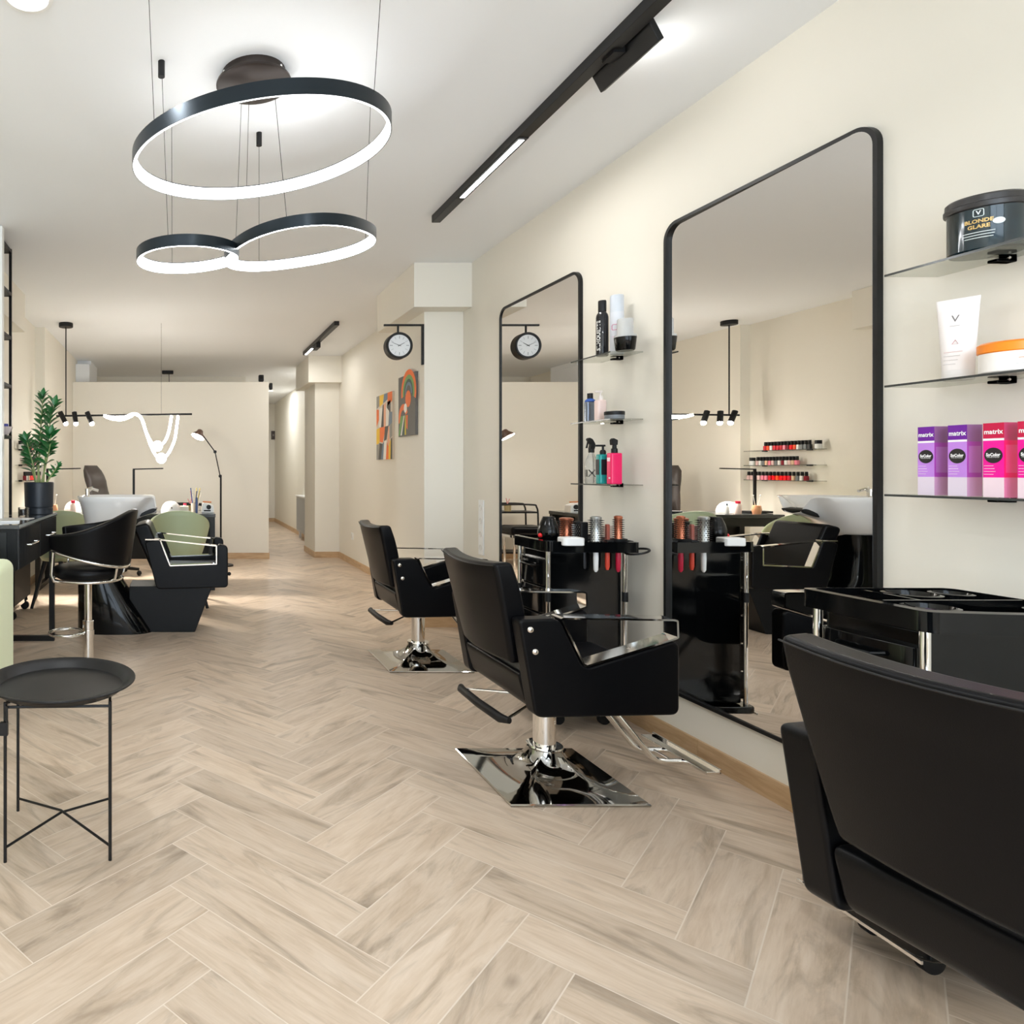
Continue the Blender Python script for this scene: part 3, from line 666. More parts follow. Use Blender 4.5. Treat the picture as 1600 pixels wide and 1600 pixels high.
# ------------------------------------------------------------------ ring chandelier
t = thing('ring_chandelier', 'black chandelier of three glowing hoops hanging on thin wires', 'chandelier', (.28, 2.72, ZC))
O = Vector((.28, 2.72, ZC))
can = MB().lathe([(.125,0),(.125,-.03),(.122,-.036),(.001,-.036)], 40); can.lathe([(.145,-.036),(.147,-.04),(.147,-.046),(.14,-.05),(.001,-.05)], 40)
cn = obj('canopy', can, mat('dark_bronze', rgb(52,44,40), .35, .5), t)
for a in (60, 200, 320): obj('screw', MB().ball((.1255*math.cos(R(a)), .1255*math.sin(R(a)), -.016), .006, 6), 'chrome', cn)
def ring(cx, cy, zb, rad, gx, gy, h, w3, ph):
    n = 96; mid = []
    for i in range(n):
        a = 2*math.pi*i/n; r = rad*(1 + w3*math.cos(3*(a-ph)))
        mid.append((Vector((cx + r*math.cos(a), cy + r*math.sin(a), zb + gx*r*math.cos(a) + gy*r*math.sin(a))) - O, Vector((math.cos(a), math.sin(a), 0))))
    def sweep(sec):
        rings = [[p + u*q[0] + Vector((0,0,q[1])) for q in sec] for p, u in mid]; rings.append(rings[0]); return MB().loft(rings, False, False)
    lm = 'lamp' if rad > .4 else 'lampb'
    o = obj('hoop', sweep([(0,0),(0,h),(-.016,h),(-.016,h-.003),(-.003,h-.003),(-.003,0)]), 'dkmetal', t, ang=30)
    obj('diffuser', sweep([(-.0035,.001),(-.0035,h-.004),(-.016,h-.004),(-.016,.004),(-.013,.001)]), lm, o, ang=30)
    return mid
ring(.305, 2.74, 2.462, .503, .10, .06, .054, 0.0, 0)
ring(.016, 2.85, 2.082, .212, .03, .03, .045, .03, 2.2)
ring(.485, 2.90, 2.140, .315, .10, .03, .045, .06, .3)
def cable(p0, p1, anchor=True):
    obj('cable', MB().cyl(Vector(p0)-O, Vector(p1)-O, .0011, n=6), 'blackmetal', t)
    if anchor: obj('ceiling_anchor', MB().cyl(Vector(p0)-O, Vector(p0)-O-Vector((0,0,.06)), .013, n=16), 'matte', t)
cable((-.08,2.64,ZC), (-.055,2.645,2.115)); cable((-.047,3.0,ZC), (-.045,3.04,2.115)); cable((.355,3.2,ZC), (.355,3.2,2.175))
cable((.235,2.72,2.735), (.215,2.79,2.125), False); cable((.27,2.80,2.735), (.30,3.235,2.53), False); cable((.36,2.72,2.735), (.395,2.62,2.175), False)
cable((.62,2.14,ZC), (.66,2.38,2.52)); cable((.79,2.9,ZC), (.79,2.98,2.215), False); cable((-.11,2.24,ZC), (-.10,2.445,2.452), False)
# ------------------------------------------------------------------ ceiling track lights
def track(label, x, y0, y1, lit, pw):
    t = thing('track_light', label, 'track light', (x, y0, ZC), group='black track lights along the ceiling')
    obj('rail', MB().box(-.026,0,-.045,.026,y1-y0,0), 'blackmetal', t, bev=.002)
    for a, b in lit:
        m_ = MB().box(-.012,a-y0,-.050,.012,b-y0,-.0455); k = obj('linear_module', MB().box(-.024,a-y0-.02,-.048,.024,b-y0+.02,-.0452), 'matte', t); obj('diffuser', m_, 'lampb', k)
        area('strip_beam', (0, (a+b)/2-y0, -.054), (0, 0, 0), .024, b-a, pw, (1, .98, .95), t)
    return t
t = track('long black ceiling track light above the mirrors with one lit strip', 1.555, -.8, 4.24, [(3.17, 3.84)], 3)
sp = MB(); mt = Euler((0, R(-28), 0)).to_matrix(); sp.obox((.062, 3.325, -.052), (.022, .33, .085), mt); hs = obj('wallwash_head', sp, 'blackmetal', t, bev=.003)
obj('diffuser', MB().obox((.062 + .0115, 3.325, -.0555), (.003, .31, .03), mt), 'bulb', hs); area('wallwash_beam', Vector((.062, 3.325, -.052)) + mt @ Vector((.0145, 0, 0)), Vector((mt @ Vector((1,0,0)))).to_track_quat('-Z', 'Y').to_euler(), .03, .31, .35, (1, .98, .94), t)
obj('hinge', MB().box(.0, 3.29, -.055, .04, 3.36, -.03), 'matte', hs)
t = track('short black ceiling track light near the back of the salon', 1.62, 7.25, 9.15, [(8.62, 9.08)], 2.5)
l = bpy.data.lights.new('head_beam', 'SPOT'); l.energy = 5; l.spot_size = R(95); l.spot_blend = .7; l.shadow_soft_size = .04; l.color = (1, .97, .93)
so = bpy.data.objects.new('head_beam', l); C.objects.link(so); so.parent = t; so.location = (0, 1.08, -.11); so.rotation_euler = (R(-18), R(-6), 0)
obj('track_head', MB().box(-.02,1.0,-.10,.03,1.22,-.045), 'matte', t, bev=.003)
# round ceiling downlights
def downlight(x, y, label, p=4, s=None):
    t = thing('ceiling_downlight', label, 'downlight', (x, y, ZC), group='round white ceiling downlights')
    obj('trim_ring', MB().lathe([(.085,0),(.085,-.006),(.07,-.009),(.068,-.002)], 36, cap0=False, cap1=False), 'white', t); obj('diffuser', MB().lathe([(.068,-.002),(.068,-.004),(.001,-.004)], 36), 'lamp', t)
    l = bpy.data.lights.new('downlight_beam', 'AREA'); l.shape = 'DISK'; l.size = .12; l.energy = p; l.color = (.94, .97, 1); o = bpy.data.objects.new('downlight_beam', l); C.objects.link(o); o.parent = t; o.location = (0, 0, -.012)
downlight(-.51, 2.27, 'round white downlight at the top left of the ceiling')
for x, y in ((.9, .6), (-.6, -.6), (1.2, -1.4)): downlight(x, y, 'round white ceiling downlight added unseen behind the camera')  # out-of-view fill lamps, added to brighten the front of the salon
downlight(1.72, 13.6, 'round downlight in the corridor ceiling', 8); downlight(2.0, 11.2, 'round ceiling downlight just behind the far pillar', 7)
# ------------------------------------------------------------------ pendant with spots and hanging light tubes
YB = 7.36; zb = at(0, 650, YB).z
x0, x1 = at(88, 0, YB).x, at(300, 0, YB).x; xc = at(103, 0, YB).x
t = thing('bar_pendant_lamp', 'long black bar pendant with three spots and glowing hanging loops', 'pendant lamp', (xc, YB, ZC))
def L(px, py, dy=0): p = at(px, py, YB); return (p.x-xc, dy, p.z-ZC)
zz = zb - ZC
obj('canopy', MB().lathe([(.073,0),(.075,-.004),(.075,-.04),(.073,-.043),(.001,-.043)], 32), 'matte', t)
obj('rod', MB().cyl((0,0,-.04),(0,0,zz),.0065), 'matte', t)
obj('bar', MB().tube([(x0-xc,0,zz),(x1-xc,0,zz+.02)], .010, 12), 'matte', t)
obj('cable', MB().cyl((at(252,0,YB).x-xc,0,0),(at(252,0,YB).x-xc,0,zz+.02),.0012), 'matte', t)
for px, lean in ((94, .06), (116, .02), (136, .05)):
    a = Vector(L(px, 644)); b = a + Vector((lean, -.02, -.115)); k = obj('spot_head', MB().cyl(a, b, .027, n=24), 'matte', t)
    d = (b-a).normalized(); obj('bulb', MB().ball(b + d*.008, .025, 10), 'bulb', k)
    l = bpy.data.lights.new('spot_beam', 'SPOT'); l.energy = 62; l.spot_size = R(100); l.spot_blend = .8; l.shadow_soft_size = .12; l.color = (1, .93, .84)
    so = bpy.data.objects.new('spot_beam', l); C.objects.link(so); so.parent = t; so.location = b + d*.04; so.rotation_euler = d.to_track_quat('-Z', 'Y').to_euler()
def smooth(pts, n=8):
    pts = [Vector(p) for p in pts]; out = []
    for i in range(len(pts)-1):
        p0, p1, p2, p3 = pts[max(0,i-1)], pts[i], pts[i+1], pts[min(len(pts)-1,i+2)]
        for k in range(n):
            s = k/n; out.append(.5*((2*p1) + (p2-p0)*s + (2*p0-5*p1+4*p2-p3)*s*s + (3*p1-p0-3*p2+p3)*s**3))
    return out + [pts[-1]]
loop1 = [L(163,650,.05), L(175,654,.06), L(190,655,.05), L(203,651,.02), L(212,647,-.02), L(222,655,-.04), L(229,676,-.04), L(238,693,-.03), L(246,697,0), L(257,690,.02), L(264,673,.02), L(268,650,0)]
loop2 = [L(163,650,-.05), L(178,653,-.06), L(196,652,-.05), L(208,647,0), L(220,653,.03), L(228,676,.04), L(236,698,.03), L(244,712,0), L(252,716,0), L(262,710,-.02), L(272,690,-.02), L(276,668,-.01), L(278,650,0)]
for lp in (loop1, loop2): obj('light_tube', MB().tube(smooth(lp, 6), .0135, 12), 'lampw', t)
obj('globe', MB().ball(L(246,697), .055, 12), 'lampw', t); obj('globe', MB().ball(L(252,716), .055, 12), 'lampw', t)
# a second canopy behind the partition
p = at(262, 580, 10.9); t = thing('ceiling_canopy', 'small black ceiling canopy seen above the partition', 'canopy', (p.x, 10.9, ZC))
obj('canopy', MB().box(-.09,-.05,-.05,.09,.05,0), 'matte', t, bev=.01); obj('rod', MB().cyl((.02,0,-.05),(.03,0,-.5),.005), 'matte', t)
# ------------------------------------------------------------------ magnifier floor lamp by the partition
YL = 8.8
t = thing('floor_lamp', 'thin black jointed floor lamp with lit round head before the partition', 'lamp', (at(345,0,YL).x, YL, 0)); bx = t.location.x
def L(px, py, dy=0): p = at(px, py, YL); return Vector((p.x-bx, dy, p.z))
obj('base', MB().lathe([(.16,0),(.16,.015),(.02,.03),(.001,.03)], 36), 'matte', t); obj('pole', MB().cyl((0,0,.03), L(345,742), .012), 'matte', t)
for d in (-.018, .018): obj('arm', MB().tube([L(344,744,d), L(336,706,d)], .006), 'matte', t); obj('arm', MB().tube([L(336,706,d), L(317,680,d)], .006), 'matte', t)
obj('joint', MB().cyl(L(336,706)+Vector((0,-.03,0)), L(336,706)+Vector((0,.03,0)), .02), 'matte', t); obj('joint', MB().cyl(L(344,744)+Vector((0,-.03,0)), L(344,744)+Vector((0,.03,0)), .02), 'matte', t)
h = L(311, 678); ax = Vector((-.45,-.35,-1)).normalized()
sh = obj('lamp_shade', MB().lathe([(.02,-.06),(.035,-.05),(.045,-.02),(.085,.03),(.088,.045)], 28, h, ax=ax, cap1=False), mat('brown_shade', rgb(92,66,54), .4), t); obj('bulb', MB().lathe([(.082,.03),(.082,.046),(.001,.05)], 28, h, ax=ax), 'bulb', sh)
# ------------------------------------------------------------------ tray table and green armchair in the foreground left
t = thing('tray_table', 'round black metal tray table with thin crossed legs in the left foreground', 'side table', (-.406, 2.315, 0))
tr = MB().lathe([(.205,.498),(.208,.500),(.222,.520),(.246,.526),(.2485,.524),(.2485,.521),(.222,.516),(.206,.494),(.001,.494)], 64, cap0=False)
tr.lathe([(.001,.4985),(.205,.4985)], 64, cap0=False, cap1=False); tray = obj('tray', tr, 'blackmetal', t, ang=50)
cor = [(-.145,-.166),(.180,-.155),(.147,.157),(-.182,.157)]
for x, y in cor: obj('leg', MB().cyl((x, y, 0), (x, y, .497), .0055, n=12), 'blackmetal', t)
for a, b in ((0,2),(1,3)):
    p, q = cor[a], cor[b]; obj('brace', MB().tube([(p[0],p[1],.045),((p[0]+q[0])/2,(p[1]+q[1])/2,.075+.004*(a)),(q[0],q[1],.045)], .0042), 'blackmetal', t)
for a in range(4):
    p, q = cor[a], cor[(a+1)%4]; m_ = [(p[0]*.8+q[0]*.2, p[1]*.8+q[1]*.2)]; obj('rail', MB().tube([(p[0],p[1],.482),(q[0],q[1],.482)], .0045), 'blackmetal', t)
obj('clip', MB().box(cor[0][0]-.012,cor[0][1]-.02,.40,cor[0][0]+.012,cor[0][1]-.006,.44).cyl((cor[0][0]+.008,cor[0][1]-.012,.44),(cor[0][0]+.008,cor[0][1]-.012,.49),.004), 'blackmetal', t)

t = thing('armchair', 'pale green upholstered armchair cut off by the left photo edge', 'armchair', (-1.285, 3.30, 0))
for s in (-1, 1): obj('arm', MB().box(s*.355-.065,-.30,.17,s*.355+.065,.28,.765 if s > 0 else .74), 'sageplush', t, bev=.05, seg=5)
obj('seat', MB().box(-.285,-.38,.17,.285,.34,.45), 'sageplush', t, bev=.05, seg=5); obj('backrest', MB().box(-.285,.20,.40,.285,.38,.80), 'sageplush', t, bev=.05, seg=5)
obj('base_rail', MB().box(-.40,-.34,.145,.40,.34,.172), 'blackmetal', t)
for x in (-.36,.36):
    for y in (-.30,.30): obj('leg', MB().cyl((x,y,.15),(x*1.04,y*1.06,0),.016,.011), 'blackmetal', t)

# ------------------------------------------------------------------ black desk at the left wall with plant, panel and shelf frame
t = thing('desk', 'black desk with ribbed drawers and glossy top against the left wall', 'desk', (XL, 4.0, 0))
dx = .66; n = 1.22
obj('desktop', MB().box(.002,0,.875,dx+.005,n,.9), mat('glossy_dark_top', rgb(60,64,66), .06, coat=.6), t, bev=.003)
obj('top_edge', MB().box(dx+.005,0,.884,dx+.007,n,.9), cm(160,168,166,.2), t)
obj('carcass', MB().box(.002,.012,.632,dx-.014,n-.01,.875), mat('black_veneer', rgb(15,17,19), .4, spec=.3, vary=.2, vscale=40), t, bev=.002)
obj('side_panel', MB().box(.05,.004,.655,dx-.07,.012,.855), mat('black_panel', rgb(22,25,28), .35), t, bev=.002)
for a, b in ((.02,.60),(.62,1.20)):
    dr = MB().box(dx-.014,a,.64,dx-.006,b,.872)
    k = 26
    for i in range(k): y = a + (b-a)*(i+.5)/k; dr.cyl((dx-.006,y,.64),(dx-.006,y,.872),(b-a)/k*.40, n=8)
    d = obj('drawer', dr, mat('black_ribbed_front', rgb(14,16,18), .35) if a < .1 else bpy.data.materials['black_ribbed_front'], t)
    ym = (a+b)/2; obj('handle', MB().tube([(dx-.006,ym-.11,.765),(dx+.03,ym-.11,.765),(dx+.03,ym+.11,.765),(dx-.006,ym+.11,.765)], .0055), 'chrome', d)
obj('leg', MB().box(.06,.03,0,.10,.07,.632), 'blackmetal', t)
for y in (.94,): obj('leg_frame', MB().box(dx-.0,y-.018,0,dx+.036,y+.018,.64).box(.06,y-.018,0,dx,y+.018,.036).box(.06,y-.018,0,.096,y+.018,.64), 'blackmetal', t)
t = thing('wall_panel', 'tall white panel rising from the black desk to the ceiling at the left edge', 'panel', (XL, 4.40, .9)); obj('board', MB().box(.005,0,.001,.463,.05,1.875), 'white', t, bev=.003)
t = thing('shelf_frame', 'tall black metal frame with open shelves standing on the desk', 'shelf unit', (-1.20, 4.66, .9))
for x in (-.35, -.009):
    for y in (-.18, .20): obj('post', MB().box(x-.009,y-.009,.001,x+.009,y+.009,1.87), 'blackmetal', t)
for z in (.55, .905, 1.245, 1.552, 1.855): 
    obj('shelf_board', MB().box(-.35,-.17,z-.012,-.012,.195,z+.006), 'blackmetal' if z < 1.8 else 'matte', t); obj('shelf_rim', MB().box(-.012,-.18,z-.014,.0,.20,z+.008).box(-.35,.192,z-.014,0,.207,z+.008), 'blackmetal', t)
p = at(8, 672, 4.72); t = thing('cream_jar', 'small pale bowl with blue lid on the frame shelf', 'jar', (p.x, p.y, .9+.55+.0085)); obj('bowl', MB().lathe([(.02,0),(.045,.03),(.052,.055),(.001,.054)], 24), cm(216,206,206,.3), t); obj('lid', MB().lathe([(.024,.055),(.022,.075),(.001,.076)], 20), cm(50,54,150), t)
# zz plant
px0 = at(61, 803, 5.02)
t = thing('potted_plant', 'tall green zz plant in a dark slate pot on the black desk', 'potted plant', (px0.x, 5.02, .9005)); P0 = Vector((px0.x, 5.02, .9005))
obj('pot', MB().lathe([(.098,0),(.100,.003),(.100,.042),(.096,.046),(.096,.049),(.1015,.054),(.1065,.226),(.104,.230),(.098,.226),(.096,.205)], 48, cap1=False), 'pot', t, ang=30)
obj('soil', MB().lathe([(.097,.20),(.001,.21)], 32, cap0=False), 'soil', t)
rg = random.Random(5)
def leaf(mb, base, d, nrm, ln, wd):
    d = d.normalized(); s = d.cross(nrm).normalized(); nrm = s.cross(d).normalized(); N = 7; vs = []; fs = []
    for i in range(N+1):
        v = i/N; hw = wd*math.sin(math.pi*v**.8)**.8 if 0 < v < 1 else 0.0004
        c = base + d*ln*v - nrm*(.18*ln*v*v); lift = nrm*hw*.35
        vs += [c - s*hw + lift, c, c + s*hw + lift]
    for i in range(N):
        a = i*3; fs += [(a,a+1,a+4,a+3),(a+1,a+2,a+5,a+4)]
    mb.add(vs, fs)
fr = [([(59,756),(61,715),(63,680),(65,648),(67,620)], .0, 12, .10), ([(68,756),(71,722),(75,690),(80,660),(86,634)], -.03, 11, .115), ([(66,756),(74,722),(80,700),(83,680)], -.06, 7, .11),
      ([(57,756),(53,728),(47,704),(43,688)], -.03, 9, .10), ([(56,756),(50,736),(44,722),(40,712)], .03, 7, .09), ([(72,756),(80,744),(87,735),(92,728)], -.03, 5, .06), ([(62,756),(58,730),(55,712),(52,700)], .06, 6, .08)]
for pts, dy, nl, ln in fr:
    q = [at(px, py, 5.02) - P0 + Vector((0, dy*(i/ (len(pts)-1)) + dy*.3, 0)) for i, (px, py) in enumerate(pts)]
    sm = smooth(q, 8); st = obj('stem', MB().tube(sm, [.008*(1-.7*i/len(sm)) for i in range(len(sm))], 8), 'stem', t)
    lf = MB(); K = len(sm)
    for j in range(nl):
        v = .32 + .68*j/(nl-1); i = min(K-2, int(v*(K-1))); b = sm[i]; tg = (sm[i+1]-sm[i]).normalized()
        for sgn in (-1, 1):
            side = Vector((sgn, rg.uniform(-.9,.5), 0)).normalized()
            d = side*(1.0 - .45*v) + tg*(.45 + .5*v); leaf(lf, b, d, (tg - side*.4 + Vector((0,-.5,0))).normalized(), ln*rg.uniform(.8,1.1)*(1.05-.25*v), ln*.26)
    leaf(lf, sm[-1], (sm[-1]-sm[-2]), Vector((0,-1,.2)), ln*.7, ln*.18)
    obj('leaves', lf, 'leaf', st, ang=180)
p = at(33, 811, 4.55)
t = thing('glass_tumbler', 'small clear glass with a dark wrapper beside the plant pot', 'glass', (p.x, 4.62, .9005)); obj('glass', MB().lathe([(.032,0),(.036,.004),(.036,.068),(.034,.068),(.033,.008),(.001,.007)], 28), 'clear', t); obj('label', MB().lathe([(.0315,.015),(.0315,.055)], 24, cap0=False, cap1=False), cm(52,44,40), t)
p = at(22, 812, 4.35)
t = thing('magazine', 'white magazine lying on the front of the black desk', 'magazine', (-1.12, 4.28, .9005), R(12)); obj('pages', MB().box(-.12,-.10,0,.11,.12,.008), 'white', t); obj('cover', MB().box(-.12,-.10,.008,.11,.12,.0095), cm(206,204,196), t)
t = thing('card_holder', 'white sheet lying on the desk behind the magazine', 'paper', (-1.06, 4.50, .9005), R(-6)); obj('sheet', MB().box(-.10,-.05,0,.08,.06,.003), 'white', t)
t = thing('rolling_cabinet', 'black cabinet on castors under the far end of the desk', 'cabinet', (-1.46, 5.83, 0))
obj('body', MB().box(-.13,-.29,.11,.115,.29,.70), 'matte', t, bev=.005); obj('kick_trim', MB().box(.10,-.292,.095,.118,.292,.125), 'chrome', t)
for y in (-.23, .23): obj('castor', MB().cyl((.08,y-.013,.035),(.08,y+.013,.035),.035).cyl((.07,y,.05),(.07,y,.11),.012), 'matte', t); obj('castor', MB().cyl((-.09,y-.013,.035),(-.09,y+.013,.035),.035).cyl((-.09,y,.05),(-.09,y,.11),.012), 'matte', t)

# ------------------------------------------------------------------ bar stool
t = thing('bar_stool', 'black leather bar stool with wrap-around back and chrome column', 'stool', (-.575, 4.22, 0), R(-6))
st = MB().lathe([(.001,.555),(.17,.56),(.205,.58),(.215,.605),(.205,.632),(.16,.645),(.001,.648)], 40); obj('seat', st, 'leather', t, ang=60)
obj('seat_ring', MB().tube([(.21*math.cos(a/32*6.2832), .21*math.sin(a/32*6.2832), .562) for a in range(32)], .008, 10, True), 'chrome', t)
vs = []; nu, nv = 40, 8; fs = []
def top(a): c = (1+math.cos(a*.93))/2; return .838 + .145*c**3 + .038*max(0, math.sin(a))*(1-c)
def bot(a): c = (1+math.cos(a*.93))/2; return .775 - .125*c**1.2
for j in range(nv+1):
    for i in range(nu+1):
        a = R(-133 + 273*i/nu); v = j/nv; z = bot(a) + (top(a)-bot(a))*v; r = .225 + .045*((z-.64)/.33)
        vs.append((r*math.cos(a)*1.05, r*math.sin(a), z))
for j in range(nv):
    for i in range(nu): k = j*(nu+1)+i; fs.append((k, k+1, k+nu+2, k+nu+1))
mb = MB().add(vs, fs); back = obj('backrest', mb, 'leather', t, ang=180, solid=.042)
bv = back.modifiers.new('bevel', 'BEVEL'); bv.width = .018; bv.segments = 4; bv.limit_method = 'ANGLE'; bv.angle_limit = R(50)
fp = []
for i in range(33):
    a = R(-132 + 264*i/32); fp.append((.238*1.05*math.cos(a), .238*math.sin(a), bot(a)-.012))
for s in (1, -1):
    e = Vector(fp[0] if s > 0 else fp[-1]); pts = [e + Vector((0,0,.0)), Vector((e.x-.01, e.y*1.0, .60)), Vector((e.x*.98, e.y*.98, .565)), Vector((e.x*.75, e.y*.85, .555))]
    obj('arm_support', MB().tube(rpoly3 if False else pts, .010, 10), 'chrome', t)
obj('back_rail', MB().tube(fp, .010, 10), 'chrome', t)
for s in (-.5, .5): a = R(s*70); obj('rail_strut', MB().tube([(.25*math.cos(a),.238*math.sin(a),.64),(.235*math.cos(a),.225*math.sin(a),.58),(.17*math.cos(a),.17*math.sin(a),.556)], .009, 10), 'chrome', t)
obj('column', MB().lathe([(.034,.02),(.034,.30),(.030,.302),(.024,.303),(.024,.555)], 28), 'chrome', t); obj('base_disc', MB().lathe([(.205,0),(.207,.006),(.19,.014),(.06,.028),(.04,.034),(.001,.034)], 48), 'chrome', t)
obj('foot_ring', MB().tube([(-.135+.10*math.cos(a/28*6.2832), -.01+.10*math.sin(a/28*6.2832), .225) for a in range(28)], .010, 10, True), 'chrome', t); obj('foot_ring_collar', MB().cyl((0,0,.205),(0,0,.245),.038), 'chrome', t)

# ------------------------------------------------------------------ hair wash unit
t = thing('wash_unit', 'black hair wash chair with white ceramic basin on a glossy pedestal', 'wash chair', (-.50, 5.32, 0), 0)
def sell(cx, cy, rx, ry, z, n=48, e=2.6, zf=None):
    out = []
    for i in range(n):
        a = 2*math.pi*i/n; c, s = math.cos(a), math.sin(a); x = rx*math.copysign(abs(c)**(2/e), c); y = ry*math.copysign(abs(s)**(2/e), s)
        out.append((cx+x, cy+y, z + (zf(x/rx, y/ry) if zf else 0)))
    return out
ped = MB().loft([sell(-.005,0,.292,.215,0,e=3), sell(-.008,0,.290,.215,.02,e=3), sell(-.075,0,.222,.20,.22,e=3), sell(-.137,0,.16,.18,.40,e=3), sell(-.155,0,.135,.15,.60,e=3), sell(-.14,0,.15,.16,.74,e=3)])
obj('pedestal', ped, 'gloss', t, ang=50)
notch = lambda k: (lambda x, y: -k*math.exp(-(y/.42)**4)*max(0, x)**1.5)
rings = []
for i in range(9):
    v = i/8; rings.append(sell(-.12*(1-v)**1.1, 0, .13+.172*v**1.25, .14+.14*v**.8, .725 + .29*v, e=2.3+.5*v, zf=notch(.13*v**2)))
rings += [sell(0,0,.300,.278,1.02,e=2.8,zf=notch(.13)), sell(-.004,0,.282,.262,1.016,e=2.8,zf=notch(.13)), sell(-.02,0,.25,.235,.97,e=2.6,zf=notch(.09)), sell(-.05,0,.19,.18,.88,e=2.3), sell(-.06,0,.10,.10,.84,e=2), sell(-.06,0,.012,.012,.835,e=2)]
obj('basin', MB().loft(rings), 'ceramic', t, ang=60)
obj('neck_rest', MB().prism(rpoly([(.17,.86),(.29,.90),(.31,.925),(.22,.935)], .02, 4), -.095, .095), 'matte', t, bev=.012, seg=3)
fc = MB().cyl((-.225,-.05,1.015),(-.225,-.05,1.055),.018); fc.tube([(-.225,-.05,1.05),(-.19,-.05,1.075),(-.14,-.05,1.06)], .011); obj('faucet', fc, 'chrome', t); obj('tap_lever', MB().cyl((-.225,-.05,1.055),(-.225,-.05,1.075),.020).tube([(-.225,-.05,1.075),(-.175,-.09,1.09)], .006), 'chrome', t)
# chair in front of the basin
obj('chair_base', MB().prism([(.10,0),(.595,0),(.725,.345),(.10,.345)], -.13, .17), mat('black_laminate', rgb(12,13,14), .4, spec=.22), t, bev=.006)
obj('seat', MB().box(.30,-.235,.35,.80,.235,.50), 'leather', t, bev=.035, seg=4)
bk = MB().prism(rpoly([(.29,.44),(.40,.47),(.25,.83),(.13,.80)], .04, 5), -.23, .23); obj('backrest', bk, 'leather', t, bev=.02, seg=3, ang=60)
pan = rpoly([(.225,.695),(.335,.712),(.407,.516),(.753,.530),(.753,.662),(.765,.678),(.83,.668),(.832,.365),(.313,.353)], [.025,.02,.02,.012,.01,.015,.03,.03,.03], 5)
for s in (-1, 1):
    y0, y1 = (-.305,-.238) if s < 0 else (.238,.305); sp = obj('side_panel', MB().prism(pan, y0, y1), 'leather', t, bev=.010, seg=3, ang=50)
    ym = (y0+y1)/2; path = rpoly([(.330,.716),(.752,.670),(.752,.531),(.408,.518)], .006, 3); N = len(path); ro = []; hw = .028
    for i, (x, z) in enumerate(path):
        pa, pb = Vector(path[i-1]), Vector(path[(i+1) % N]); d = (pb-pa).normalized(); nn = Vector((-d.y, d.x))
        if nn.dot(Vector((.56-x, .61-z))) < 0: nn = -nn
        q = Vector((x, z)) + nn*.0085; ro.append([(x, ym-hw, z), (x, ym+hw, z), (q.x, ym+hw, q.y), (q.x, ym-hw, q.y)])
    ro.append(ro[0]); obj('armrest', MB().loft(ro, False, False), 'chrome', t, ang=30)
    obj('armrest_wing', MB().box(.23,ym-.028,.708,.335,ym+.028,.717), 'chrome', t)
obj('recline_knob', MB().ball((.842,-.27,.46), .014, 8), 'matte', t)

# ------------------------------------------------------------------ manicure desk and what stands on it
YD = 7.25; ZD = .774
t = thing('manicure_desk', 'long black manicure desk along the back of the salon', 'desk', (-.6, YD, 0))
obj('desktop', MB().box(-.90,-.27,ZD-.035,.935,.30,ZD), mat('black_desktop', rgb(38,42,44), .15, coat=.3), t, bev=.003)
for x in (-.89, .88): obj('leg', MB().box(x,-.26,0,x+.05,-.20,ZD-.035).box(x,.23,0,x+.05,.29,ZD-.035).box(x,-.20,0,x+.05,.23,.05), 'blackmetal', t)
obj('apron', MB().box(-.85,-.25,ZD-.12,.88,-.23,ZD-.035).box(-.85,.27,.25,.88,.285,ZD-.035), 'blackmetal', t)
G = 'items on the manicure desk'
def onD(px, py=0, dy=0): return at(px, 800, YD+dy).x
for px, lb in ((267, 'white domed nail lamp right of the basin on the manicure desk'), (116, 'white domed nail lamp left of the basin on the manicure desk')):
    t = thing('nail_lamp', lb, 'nail lamp', (onD(px), YD-.02, ZD+.0005), group=G)
    d = []
    for i in range(10): a = R(90*i/9); d.append((.105*math.cos(a)**.8 if i < 9 else .001, .118*math.sin(a)))
    obj('shell', MB().lathe([(.10,0)] + d, 36), 'white', t, ang=60); obj('button', MB().ball((.01,-.098,.052), .008, 6), 'matte', t)
for px, reach, lb in ((209, .32, 'thin black angled desk lamp at the middle of the manicure desk'), (74, .36, 'thin black angled desk lamp behind the plant')):
    t = thing('desk_lamp', lb, 'desk lamp', (onD(px), YD, ZD+.0005), group='thin desk lamps')
    obj('base', MB().box(-.14,-.06,0,.09,.06,.022), 'matte', t, bev=.004); obj('pole', MB().box(-.012,-.008,.02,.012,.008,.447), 'matte', t); obj('arm', MB().obox((reach/2-.01,-.0,.455), (reach,.02,.012), Euler((0,R(-1.4),0)).to_matrix()), 'matte', t)
t = thing('brush_pot', 'cup crammed with nail brushes and files on the manicure desk', 'cup', (onD(304), YD-.08, ZD+.0005), group=G)
obj('cup', MB().lathe([(.034,0),(.040,.10),(.037,.10),(.031,.006),(.001,.006)], 24), cm(222,206,190), t)
cols = [cm(230,220,206), cm(30,60,110), cm(226,206,120), cm(60,60,66), cm(200,120,100), cm(40,80,140)]
for i in range(9): 
    a = i*.7; e = Vector((.055*math.cos(a)+.01, .04*math.sin(a), .19+.03*(i%3))); k = MB().cyl((.012*math.cos(a), .012*math.sin(a), .008), e, .005, n=8); obj('brush', k.ball(e, .007, 6), cols[i % 6], t)
t = thing('nail_file', 'blue nail file leaning in front of the brush cup', 'file', (onD(306.5), YD-.20, ZD+.0005), group=G); obj('file', MB().prism(rrect(-.012,0,.012,.165,.011,5), -.003, .003), cm(36,62,118), t)
t = thing('nail_drill', 'white nail drill box with black dial at the right desk end', 'nail drill', (onD(324), YD-.05, ZD+.0005), group=G)
